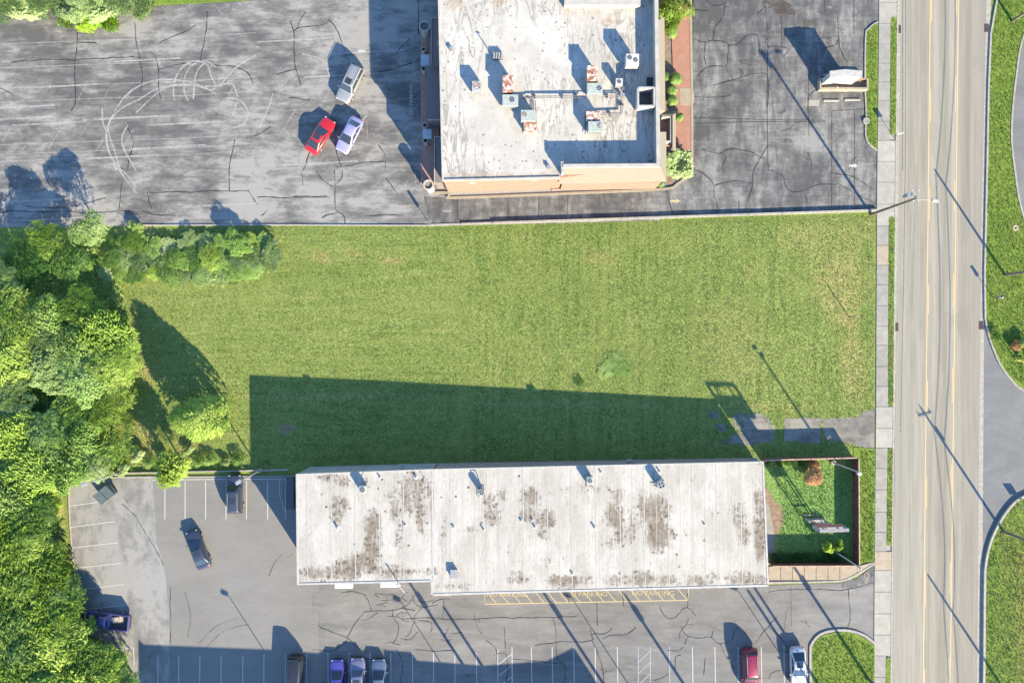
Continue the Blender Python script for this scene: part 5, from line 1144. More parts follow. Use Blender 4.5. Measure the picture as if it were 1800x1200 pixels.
for i, px in enumerate((1460, 1498)):
    t = thing('wheel_stop', ['concrete wheel stop in the shade north of the planter, western one', 'concrete wheel stop in the shade north of the planter, eastern one'][i], 'wheel stop', G(px, 132.5 - i * 1.5), 0, 'concrete wheel stops')
    m_ = MB(); m_.add([(x_, y_, z_) for x_ in (-.93, .93) for y_, z_ in ((-.12, 0), (-.08, .14), (.08, .14), (.12, 0))], [(0, 1, 2, 3), (7, 6, 5, 4), (0, 4, 5, 1), (1, 5, 6, 2), (2, 6, 7, 3), (3, 7, 4, 0)])
    obj('block', m_, M['conc_pale'], t); obj('pin', MB().cyl(-.6, 0, .14, .155, .03), M['drain'], t)
t = thing('concrete_box', 'small concrete utility box cover on the kerb of the roadside lawn', 'utility cover', G(1522, 213.5)); obj('frame', MB().ring(0, 0, 0, .22, .28, .42, 8), M['kerb'], t); obj('lid', MB().cyl(0, 0, .05, .2, .28, n=8), M['conc'], t)

# ---- tall double-post sign in the fenced yard
ts = thing('pylon_sign', 'tall two-post pylon sign with red and white cabinets in the fenced yard', 'sign', G(1417, 903), R(2))
redp = plain('faded_red_sign', (.4, .13, .11), .6); whp = plain('dull_white_sign', (.3, .28, .275), .6)
for xo in (-.85, -.55, .75): obj('post', MB().tube((xo, 0, 0), (xo, 0, 8.1), .085 if xo != -.55 else .05), M['galv_d'], ts)
f_ = obj('top_frame', MB().box(0, 0, 8.15, 3.2, .36, .14).box(-1.53, 0, 7.45, .14, .36, .7).box(1.53, 0, 7.45, .14, .36, .7), plain('grey_sign_frame', (.22, .22, .235), .6), ts)
obj('sign_cabinet', MB().box(0, 0, 6.2, 3.2, .38, 1.25), whp, ts, bevel=.03); obj('face_panel', MB().box(0, .2, 6.3, 3.0, .03, 1.05).box(0, -.2, 6.3, 3.0, .03, 1.05), redp, ts)
obj('small_cabinet', MB().box(-.1, 0, 5.2, 1.7, .34, .85), redp, ts, bevel=.03)
obj('small_face', MB().box(-.1, .18, 5.3, 1.4, .03, .6), whp, ts)
obj('reader_board', MB().box(-.1, 0, 2.5, 1.9, .3, 1.15), whp, ts, bevel=.02)
for k in range(4): obj('letter_rail', MB().box(-.1, .165, 2.65 + k * .26, 1.8, .02, .05), M['blackm'], ts)
obj('ladder', MB().tube((-.2, .1, .3), (-.2, .1, 1.2), .03).tube((.3, .1, .3), (.3, .1, 1.2), .03).tube((-.2, .1, .5), (.3, .1, .5), .03).tube((-.2, .1, .85), (.3, .1, .85), .03).box(0, 0, .55, 1.5, .12, .1), M['galv_d'], ts)

# ---- off-frame building whose shadow falls on the south lot
zo = 5.6
def rp(px, py): p = tip(px, py, 1.0); d = Vector((SUNV.x, SUNV.y, SUNV.z)) / SUNV.z; q = G(px, py); return q + d * (zo - q.z)
P = [rp(243, 1122), rp(252, 1131), rp(480, 1140), rp(850, 1168), rp(960, 1160), rp(1008, 1136)]
poly = [(p.x, p.y) for p in P] + [(P[-1].x + 1, P[-1].y - 22), (P[0].x, P[0].y - 22)]
ob = thing('neighbouring_building', 'plain flat-roofed building south of the parking rows', 'building', Vector((poly[0][0] + 20, poly[0][1] - 10, g(0))))
obj('wall', MB().prism(poly, [g(q[0]) - .3 for q in poly], zo - .15), M['wall_grey'], ob, world=True)
obj('roof', MB().prism(poly, zo - .15, zo), M['trim'], ob, world=True)
q1, q2 = rp(683, 1137), rp(732, 1137)
obj('tree_shadow_block', MB().box((q1.x + q2.x) / 2, q1.y - 2.4, zo, q2.x - q1.x, 2.4, .5), M['wall_grey'], ob, world=True)  # unseen block shaping the bump that trees make in the shadow edge
for i in range(9): windowpanel(ob, (poly[4][0], poly[4][1]), (poly[1][0], poly[1][1]), .06 + i * .1, .12 + i * .1, g(poly[3][0]) + .8, g(poly[3][0]) + 2.4, .05, M['trim'])

# ---- dumpster
dp = thing('dumpster', 'dark green dumpster with black double lid standing askew by the lamp post', 'dumpster', G(192, 866), R(38))
m_ = MB(); m_.add([(-1.0, -.6, .15), (1.0, -.6, .15), (1.0, .6, .15), (-1.0, .6, .15), (-1.05, -.72, 1.15), (1.05, -.72, 1.15), (1.05, .7, 1.45), (-1.05, .7, 1.45)], [(3, 2, 1, 0), (4, 5, 6, 7), (0, 1, 5, 4), (1, 2, 6, 5), (2, 3, 7, 6), (3, 0, 4, 7)])
dg = plain('dark_green_steel', (.1, .16, .15), .6); obj('body', m_, dg, dp)
lidm = plain('charcoal_plastic', (.06, .085, .085), .45)
for s_ in (-1, 1): obj('lid', MB().add([(s_ * .53 - .5, -.78, 1.16), (s_ * .53 + .5, -.78, 1.16), (s_ * .53 + .5, .72, 1.5), (s_ * .53 - .5, .72, 1.5), (s_ * .53 - .5, -.78, 1.22), (s_ * .53 + .5, -.78, 1.22), (s_ * .53 + .5, .72, 1.57), (s_ * .53 - .5, .72, 1.57)], [(3, 2, 1, 0), (4, 5, 6, 7), (0, 1, 5, 4), (1, 2, 6, 5), (2, 3, 7, 6), (3, 0, 4, 7)]), lidm, dp)
obj('fork_pocket', MB().box(-1.1, 0, .7, .12, 1.1, .2), dg, dp); obj('fork_pocket', MB().box(1.1, 0, .7, .12, 1.1, .2), dg, dp)
obj('handle', MB().tube((-.7, -.82, 1.15), (.7, -.82, 1.15), .025), M['galv'], dp)
for a_ in (-1, 1):
    for b_ in (-1, 1): obj('caster', MB().cyl(a_ * .85, b_ * .5, 0, .15, .08), M['black'], dp)

# ================================================================== VEHICLES
def paint(name, col, metal=.3, rough=.32):
    s = NT(name); n = s.noise(s.pos(obj=True), 6, 3)
    return s.fin(s.mulc(s.mix(n, tuple(c * .94 for c in col), tuple(min(1, c * 1.06) for c in col)), 1.0), rough, metal, .6)
P_ = dict(silver=paint('silver_paint', (.34, .355, .37), .3), red=paint('red_paint', (.5, .012, .02), .05), lav=paint('lavender_paint', (.38, .37, .62), .25), navy=paint('dark_blue_grey_paint', (.05, .065, .1), .3), slate=paint('slate_paint', (.07, .085, .12), .4), purple=paint('violet_blue_paint', (.085, .08, .24), .2),
          black=paint('black_paint', (.02, .022, .028), .1), violet=paint('indigo_paint', (.09, .08, .36), .25), grey=paint('grey_blue_paint', (.14, .19, .27), .4), wine=paint('wine_red_paint', (.28, .015, .05), .2), white=paint('pearl_white_paint', (.6, .6, .6), .1), champ=paint('champagne_blue_paint', (.2, .21, .32), .4))
def car(label, px, py, ang, color, kind='sedan', L_=4.7, W_=1.82, Ht=1.45, sunroof=None, rails=False, pano=False, zc=1.0):
    """px,py: image position of the roof centre; ang: heading in degrees (0 = right, 90 = up)"""
    p0 = G(px, py, zc); loc = Vector((p0.x, p0.y, g(p0.x)))
    t = thing({'pickup': 'pickup_truck', 'suv': 'parked_suv', 'van': 'parked_van'}.get(kind, 'parked_car'), label, {'pickup': 'pickup truck', 'van': 'van'}.get(kind, 'car'), loc, R(ang), 'parked vehicles')
    t.rotation_euler = (0, -math.atan(SL) * math.cos(R(ang)), R(ang))
    pm = P_[color]; hw = W_ / 2; hl = L_ / 2
    cfg = {'sedan': dict(belt=.93, hood=.82, deck=.95, cowl=.50, rf=.08, rr=-.46, rb=-.78), 'coupe': dict(belt=.92, hood=.8, deck=.93, cowl=.42, rf=.0, rr=-.40, rb=-.80),
           'suv': dict(belt=1.05, hood=1.0, deck=1.05, cowl=.5, rf=.2, rr=-.84, rb=-.97), 'van': dict(belt=1.15, hood=1.05, deck=1.15, cowl=.66, rf=.4, rr=-.9, rb=-.97), 'pickup': dict(belt=1.1, hood=1.05, deck=1.1, cowl=.42, rf=.24, rr=-.08, rb=-.13)}[kind]
    bt, hd, dk = cfg['belt'], cfg['hood'], cfg['deck']
    cw, rf, rr, rb = (cfg[k] * hl for k in ('cowl', 'rf', 'rr', 'rb'))
    xs = [(hl, .60, hd - .28), (hl - .05, .74, hd - .15), (hl - .16, .86, hd - .07), (hl - .4, .95, hd - .02), (hl - .9, 1.0, hd + .03), (cw, 1.0, bt - .01), (0.0 if rf > 0 else rf, 1.0, bt), (rb, 1.0, max(dk, bt) if rb > -hl + .3 else bt), (-hl + .45, .97, dk - .01), (-hl + .18, .89, dk - .05), (-hl + .05, .78, dk - .14), (-hl, .64, dk - .3)]
    if kind == 'pickup': xs = [x for x in xs if x[0] > rb - .01] + [(rb - .12, 1.0, bt)]
    xs = sorted(set(xs), key=lambda a: -a[0])
    prof = [(.80, None, .2), (.97, None, .34), (1.0, .62, None), (.995, .86, None), (.95, .96, None), (.86, 1.0, None), (.5, 1.0, .035), (0, 1.0, .05)]
    vs = []; n = 0
    for x, wf, zb in xs:
        half = []
        for a, b, c in prof:
            y = hw * wf * a; z = c if b is None else zb * b + (c or 0)
            half.append((x, y, z))
        row = half + [(x, -y, z) for x, y, z in reversed(half[:-1])]; n = len(row); vs += row
    fs = []
    for i in range(len(xs) - 1):
        for k in range(n - 1): a = i * n + k; fs.append((a, a + 1, a + n + 1, a + n))
        fs.append((i * n + n - 1, i * n, (i + 1) * n, (i + 1) * n + n - 1))
    fs += [tuple(range(n - 1, -1, -1)), tuple((len(xs) - 1) * n + k for k in range(n))]
    body = obj('body', MB().add(vs, fs), pm, t, smooth=True)
    bmx = bmesh.new(); bmx.from_mesh(body.data); bmesh.ops.recalc_face_normals(bmx, faces=bmx.faces[:]); bmx.to_mesh(body.data); bmx.free()
    wb, wt = hw * .90, hw * .72
    if kind in ('van',): wt = hw * .8
    def zt(x):
        if x > rf: tt = (cw - x) / (cw - rf)
        elif x < rr: tt = (x - rb) / (rr - rb)
        else: tt = 1
        tt = max(0, min(1, tt)); return tt, bt + (Ht - bt) * tt
    def half_w(tt): return wb + (wt - wb) * tt
    st = [cw, (cw * 2 + rf) / 3, (cw + 2 * rf) / 3, rf, rf - .15, (rf + rr) / 2, rr + .12, rr, (rb + 2 * rr) / 3, (2 * rb + rr) / 3, rb]
    vs = []
    for x in st:
        tt, z = zt(x); w = half_w(tt); e = .03 if abs(x - rf) < .01 or abs(x - rr) < .01 else 0
        half = [(x, wb, bt - .03), (x, w, z - .05 * tt - e), (x, w * .86, z + .005 - e), (x, w * .45, z + .035 - e), (x, 0, z + .045 - e)]
        vs += half + [(a, -b, c) for a, b, c in reversed(half[:-1])]
    n = 9; fs = []
    for i in range(len(st) - 1):
        for k in range(n - 1): a = i * n + k; fs.append((a, a + n, a + n + 1, a + 1))
        fs.append((i * n + n - 1, i * n, (i + 1) * n, (i + 1) * n + n - 1))
    cab = obj('roof', MB().add(vs, fs), pm, t, smooth=True)
    bmx = bmesh.new(); bmx.from_mesh(cab.data); bmesh.ops.recalc_face_normals(bmx, faces=bmx.faces[:]); bmx.to_mesh(cab.data); bmx.free()
    def glass(nm, xa, xb, mx=.9, n1=5, n2=8):
        vs = []
        for i in range(n1):
            x = xa + (xb - xa) * i / (n1 - 1); tt, z = zt(x); w = half_w(tt) * mx
            for k in range(n2 + 1):
                y = -w + 2 * w * k / n2; u = abs(y) / half_w(tt); cr_ = .045 * (1 - u ** 2) if u < .86 else .005
                vs.append((x, y, z + cr_ + .022))
        fs = [(i * (n2 + 1) + k, i * (n2 + 1) + k + 1, (i + 1) * (n2 + 1) + k + 1, (i + 1) * (n2 + 1) + k) for i in range(n1 - 1) for k in range(n2)]
        m_ = MB().add(vs, fs); o = obj(nm, m_, M['glass'], t, smooth=True)
        bmx = bmesh.new(); bmx.from_mesh(o.data); bmesh.ops.recalc_face_normals(bmx, faces=bmx.faces[:])
        if sum(f.normal.z for f in bmx.faces) < 0: bmesh.ops.reverse_faces(bmx, faces=bmx.faces[:])
        bmx.to_mesh(o.data); bmx.free(); return o
    glass('windshield', cw - .06, rf + .06); 
    if kind not in ('van',) : glass('rear_window', rr - .06, rb + .05, .86)
    for s_ in (1, -1):
        top = rr + .12 if kind != 'pickup' else rr + .05
        x0, x1 = cw - .32, (rb + .22 if kind in ('sedan', 'coupe') else rb + .12)
        def sidept(x, f): return (x, s_ * (wb + (wt - wb) * f + .018), bt + (Ht - .05 - bt) * f)
        segs = [(x0, rf - .02, (rf + rr) / 2 + .04, (rf + rr) / 2 + .04), ((rf + rr) / 2 - .04, (rf + rr) / 2 - .04, x1, top)]
        if kind == 'pickup': segs = [(x0, rf - .02, x1 + .05, top)]
        for (a, b, c, d) in segs:
            q = [sidept(a, .08), sidept(b, .88), sidept(d, .88), sidept(c, .08)]
            if s_ > 0: q = q[::-1]
            obj('side_window', MB().add(q, [(0, 1, 2, 3)]), M['glass'], t)
        m_ = MB(); m_.box(cw - .28, s_ * (hw + .09), bt - .08, .12, .2, .14)
        obj('wing_mirror', m_, pm, t, bevel=.02)
        obj('headlight', MB().box(hl - .16, s_ * hw * .62, hd - .2, .2, hw * .34, .12, -s_ * .35), M['lamp_clear'], t, bevel=.02)
        obj('taillight', MB().box(-hl + .1, s_ * hw * .66, dk - .22, .14, hw * .28, .14, s_ * .3), M['lamp_red'], t, bevel=.02)
        for X in (hl * .62, -hl * .6):
            wh = obj('wheel', MB().tube((X, s_ * (hw - .2), .33), (X, s_ * (hw + .015), .33), .33, n=20), M['black'], t)
            obj('rim', MB().tube((X, s_ * (hw - .05), .33), (X, s_ * (hw + .025), .33), .21, n=12), M['galv'], wh)
    if sunroof: obj('sunroof', MB().box((rf + rr) / 2 + sunroof, 0, Ht + .025, .72 if not pano else 1.0, wt * 1.15, .035), M['glass'], t, bevel=.015)
    if pano:
        obj('sunroof', MB().box(rr + .55, 0, Ht + .025, .7, wt * 1.15, .035), M['glass'], t, bevel=.015)
    if rails:
        for s_ in (1, -1): obj('roof_rail', MB().tube((rf - .25, s_ * wt * .88, Ht + .06), (rr + .15, s_ * wt * .88, Ht + .06), .025, n=6), M['galv'], t)
    obj('grille', MB().box(hl - .01, 0, hd * .45, .06, hw * .9, hd * .3), M['blackm'], t); obj('rear_bumper', MB().box(-hl + .02 if kind != 'pickup' else -hl, 0, .38, .1, W_ * .78, .22), M['blackm'] if kind == 'pickup' else pm, t, bevel=.03)
    obj('wiper', MB().tube((cw + .0, .5, bt + .04), (cw - .12, -.1, bt + .1), .012, n=4), M['black'], t)
    if kind in ('suv', 'van'):
        rb_ = MB()
        for k in range(5): rb_.box((rf + rr) / 2 - .3, (k - 2) * wt * .3, Ht + .03, (rf - rr) * .6, .03, .02)
        obj('roof_ribs', rb_, pm, t)
    if kind == 'pickup':
        x0, x1 = rb - .13, -hl + .05; m_ = MB(); ln = x0 - x1; cx = (x0 + x1) / 2
        for s_ in (1, -1): obj('bed_side', MB().box(cx, s_ * (hw - .07), .4, ln, .14, .72), pm, t, bevel=.03)
        obj('bed_floor', MB().box(cx, 0, .55, ln, W_ - .2, .06), M['galv_d'], t); obj('tailgate', MB().box(x1, 0, .45, .08, W_ - .1, .66), pm, t, bevel=.02); obj('bed_front', MB().box(x0 - .03, 0, .5, .05, W_ - .2, .6), pm, t)
        ll = MB()
        for k in range(5): ll.box(cx, (k - 2) * .3, .61, ln * .96, .05, .02)
        obj('bed_rib', ll, M['galv_d'], t)
        bx_ = thing('cardboard_stack', 'pale flat boards and clutter lying in the bed of the blue pickup', 'boards', loc + Vector((1.0, .12, .65)), R(ang + 6)); 
        for k in range(4): obj('board', MB().box(-.3 + .12 * k, .1 - .1 * (k % 2), .02 + .05 * k, 1.2 - .12 * k, .75 - .1 * k, .04, .06 * k), M['trim'] if k % 2 else M['conc_tan'], bx_)
        obj('bucket', MB().cyl(.75, -.35, 0, .35, .17, .2), M['galv_d'], bx_)
    return t
car('silver SUV with ribbed roof rack and sunroof, parked slanted in the north lot', 615, 146, -116.5, 'silver', 'suv', 4.75, 1.85, 1.72, sunroof=.75, rails=True)
car('bright red coupe with black sunroof, left of the lavender sedan', 562, 237, 57.5, 'red', 'coupe', 4.7, 1.82, 1.4, sunroof=.1)
car('lavender sedan between red coupe and silver SUV in the north lot', 613.5, 236, -117.5, 'lav', 'sedan', 4.6, 1.8, 1.43)
car('dark blue-grey SUV with sunroof in the bay north of the south lot', 411.5, 869, 90, 'slate', 'suv', 4.7, 1.85, 1.66, sunroof=.1, rails=True)
car('dark sedan driving slanted across the smooth part of the south lot', 346.5, 967, 111, 'navy', 'sedan', 4.85, 1.8, 1.42, sunroof=.2)
car('violet-blue pickup truck parked by the trees at the west edge', 187, 1091, 174, 'purple', 'pickup', 5.6, 1.95, 1.8)
car('black van with ribbed roof in the shaded row, leftmost of the parked row', 518, 1189, -93, 'black', 'van', 5.0, 1.95, 1.85)
car('indigo sedan in the shaded row, next to the black van', 592.5, 1195, 91, 'violet', 'sedan', 4.7, 1.8, 1.45)
car('blue-grey SUV with pale framed sunroofs, between indigo sedan and grey sedan', 628.5, 1192, 91, 'champ', 'suv', 4.8, 1.85, 1.65, sunroof=.4, pano=True, rails=True)
car('grey-blue sedan at the right end of the shaded row', 665.5, 1195, 91, 'grey', 'sedan', 4.8, 1.84, 1.46)
car('wine red SUV with roof rails, left of the silver-white coupe', 1320, 1178, -88, 'wine', 'suv', 4.9, 1.9, 1.7, rails=True)
car('pearl white coupe with dark sunroof beside the corner island kerb', 1404.5, 1174, -88, 'white', 'coupe', 4.8, 1.84, 1.42, sunroof=-.1)

# ================================================================== VEGETATION
RNG = np.random.default_rng(11)
def leaf_mesh(name, centers, normals, sizes, nleaf, wfrac, mat, droop=.25, tone=None, lift=.25):
    """rosettes of kite-shaped leaflets radiating from every centre"""
    n = len(centers); k = nleaf
    up = normals / (np.linalg.norm(normals, axis=1, keepdims=True) + 1e-9)
    ref = np.where(np.abs(up[:, 2:3]) < .9, np.array([[0, 0, 1.]]), np.array([[1., 0, 0]]))
    a = np.cross(up, ref); a /= np.linalg.norm(a, axis=1, keepdims=True); b = np.cross(up, a)
    th = (np.arange(k)[None, :] * 2 * np.pi / k + RNG.uniform(0, 6.28, (n, 1)) + RNG.normal(0, .25, (n, k)))[..., None]
    d = a[:, None] * np.cos(th) + b[:, None] * np.sin(th); s_ = np.cross(up[:, None], d)
    ln = (sizes[:, None] * RNG.uniform(.65, 1.15, (n, k)))[..., None]; wd = ln * wfrac
    u = up[:, None]; c = centers[:, None]
    el = RNG.uniform(-.1, lift, (n, k))[..., None]
    base = c + d * ln * .08; mid = c + d * ln * .55 + u * ln * el; tip_ = c + d * ln + u * ln * (el - droop)
    v = np.stack([base + 0 * mid, mid + s_ * wd, tip_, mid - s_ * wd], axis=2).reshape(-1, 3)
    nf = n * k; idx = np.arange(nf * 4, dtype=np.int32).reshape(-1, 4)
    tri = np.concatenate([idx[:, [0, 1, 2]], idx[:, [0, 2, 3]]], axis=1).reshape(-1)
    me = bpy.data.meshes.new(name)
    me.vertices.add(len(v)); me.vertices.foreach_set('co', v.astype(np.float32).reshape(-1))
    nt_ = nf * 2; me.loops.add(nt_ * 3); me.loops.foreach_set('vertex_index', tri.astype(np.int32))
    me.polygons.add(nt_); me.polygons.foreach_set('loop_start', np.arange(0, nt_ * 3, 3, dtype=np.int32))
    me.update(calc_edges=True); me.materials.append(mat)
    tn = (tone if tone is not None else RNG.uniform(.2, .8, n))[:, None] + RNG.normal(0, .12, (n, k))
    me.attributes.new('tone', 'FLOAT', 'POINT').data.foreach_set('value', np.repeat(tn.reshape(-1), 4).astype(np.float32))
    me.validate(); return me
def crown_pts(R_, Hc, nl, n, seed, cone=0.0, ball=False):
    """rosette positions: a lumpy irregular canopy surface plus leaves at lower depths"""
    rg_ = np.random.default_rng(seed)
    if ball:
        C_ = [(0, 0, Hc * .5, R_ * .85, Hc * .5)]
        for i in range(nl): a = rg_.uniform(0, 6.28); q = R_ * rg_.uniform(.2, .5); C_.append((q * np.cos(a), q * np.sin(a), Hc * rg_.uniform(.35, .6), R_ * .55, Hc * .42))
        C_ = np.array(C_); li = rg_.integers(0, len(C_), n); L_ = C_[li]
        d = rg_.normal(0, 1, (n, 3)); d /= np.linalg.norm(d, axis=1, keepdims=True); d[:, 2] = np.abs(d[:, 2])
        p = L_[:, :3] + d * np.stack([L_[:, 3], L_[:, 3], L_[:, 4]], 1) * rg_.uniform(.85, 1.02, n)[:, None]
        return p, d + np.array([0, 0, .3]), np.clip(.45 + rg_.normal(0, .15, n), 0, 1)
    th = rg_.uniform(0, 6.28, n); q = np.sqrt(rg_.uniform(0, 1, n)); ph = rg_.uniform(0, 6.28, 4)
    Rt = R_ * (1 + .16 * np.sin(2 * th + ph[0]) + .12 * np.sin(3 * th + ph[1]) + .10 * np.sin(5 * th + ph[2]) + .08 * np.sin(8 * th + ph[3]))
    x, y = q * Rt * np.cos(th), q * Rt * np.sin(th)
    dome = np.sqrt(np.clip(1 - q ** 2 * .92, 0, 1)) if not cone else (1 - q) ** .6
    z = (Hc * (.78 + .16 * dome) if R_ > 1.5 else Hc * (.5 + .42 * dome)) if not cone else Hc * (.05 + .95 * dome)
    lobe_t = np.zeros(n)
    for i in range(nl * 2):
        a = rg_.uniform(0, 6.28); rr_ = R_ * np.sqrt(rg_.uniform(0, 1)); s2 = rg_.uniform(.25, .6); am = rg_.uniform(-.28, .16) if R_ > 1.5 else rg_.uniform(-.35, .3); bt_ = rg_.uniform(-.22, .22)
        gq = np.exp(-((x - rr_ * np.cos(a)) ** 2 + (y - rr_ * np.sin(a)) ** 2) / (2 * s2 ** 2)); z = z + gq * am; lobe_t += gq * bt_
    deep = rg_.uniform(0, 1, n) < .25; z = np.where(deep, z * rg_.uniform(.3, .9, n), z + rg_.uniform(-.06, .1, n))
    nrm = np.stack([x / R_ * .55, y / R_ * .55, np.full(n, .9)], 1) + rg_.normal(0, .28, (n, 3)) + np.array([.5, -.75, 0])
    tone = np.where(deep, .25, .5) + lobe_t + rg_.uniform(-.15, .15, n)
    return np.stack([x, y, np.clip(z, .05, None)], 1), nrm, np.clip(tone, 0, 1)
KINDS = {
    'sumac':  dict(size=.58, k=10, wf=.12, n=400, mat='leaf_yellow', droop=.2),
    'sumac_m': dict(size=.55, k=10, wf=.12, n=400, mat='leaf_mid', droop=.2),
    'broad':  dict(size=.32, k=6, wf=.24, n=620, mat='leaf_mid', droop=.2),
    'fine':   dict(size=.27, k=8, wf=.13, n=800, mat='leaf_grey', droop=.15),
    'lime':   dict(size=.32, k=8, wf=.14, n=620, mat='leaf_yellow', droop=.2),
    'dark':   dict(size=.3, k=6, wf=.24, n=620, mat='leaf_dark', droop=.2),
    'bright': dict(size=.5, k=10, wf=.12, n=110, mat='leaf_bright', droop=.3),
    'bush':   dict(size=.13, k=6, wf=.3, n=1500, mat='leaf_mid', droop=.1),
    'rust':   dict(size=.14, k=6, wf=.2, n=1500, mat='leaf_rust', droop=.1),
    'ygbush': dict(size=.2, k=6, wf=.24, n=700, mat='leaf_yellow', droop=.15),
    'palebush': dict(size=.22, k=7, wf=.2, n=520, mat='leaf_grey', droop=.15),
    'weed':   dict(size=.28, k=8, wf=.12, n=260, mat='leaf_mid', droop=.1),
}
CM = {}
def crown(kind, R_, Hc, var):
    key = (kind, var)
    if key not in CM:
        K_ = KINDS[kind]; Rn, Hn = 2.2, 3.2
        if kind in ('bush', 'rust', 'ygbush', 'palebush'): Rn, Hn = 1.2, 1.5
        if kind in ('bright', 'weed'): Rn, Hn = 1.3, 1.5
        cone = 1 if var == 4 else 0
        if var == 4: Rn, Hn = 2.2, 6.0
        p, nr, tn = crown_pts(Rn, Hn, 12 if Rn > 1.5 else 6, int(K_['n'] * (1.8 if var == 4 else 1)), 100 * var + len(kind) * 7 + 1, cone, kind in ('bush', 'rust'))
        sz = K_['size'] * RNG.uniform(.75, 1.2, len(p))
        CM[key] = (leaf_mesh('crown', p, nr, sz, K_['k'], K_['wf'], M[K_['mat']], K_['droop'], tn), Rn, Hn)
    return CM[key]
NAMES = {}
def tree(name, label, cat, px, py, R_, ht, kind, group=None, var=0, clear=.25, rz=None, vis=.72, trunk=True, tr=None):
    """px,py: where the crown's middle shows in the image"""
    z = g((px - 900) * S); p = W(px, py, z + ht * vis); z = g(p.x)
    t = thing(name, label, cat, Vector((p.x, p.y, z)), 0, group)
    me, Rn, Hn = crown(kind, R_, ht, var)
    hc = ht * (1 - clear); c = bpy.data.objects.new('crown', me); COL.objects.link(c); c.parent = t
    c.location = (0, 0, ht * clear); c.scale = (R_ / Rn, R_ / Rn * RV.uniform(.9, 1.1), hc / Hn); c.rotation_euler = (0, 0, RV.uniform(0, 6.28) if rz is None else rz)
    if trunk:
        r0 = tr or .035 + .022 * ht; m_ = MB(); top = Vector((RV.uniform(-.2, .2), RV.uniform(-.2, .2), ht * (clear + .25)))
        m_.tube((0, 0, -.15), top, r0, r0 * .55, 8)
        obj('trunk', m_, M['bark'], t)
        m_ = MB()
        for k in range(5):
            a = k * 1.3 + RV.uniform(0, 1); q = top + Vector((math.cos(a) * R_ * .55, math.sin(a) * R_ * .55, ht * .25)); m_.tube(top * RV.uniform(.7, 1), q, r0 * .45, r0 * .15, 5)
        obj('limbs', m_, M['bark'], t)
    return t
RV = random.Random(21)
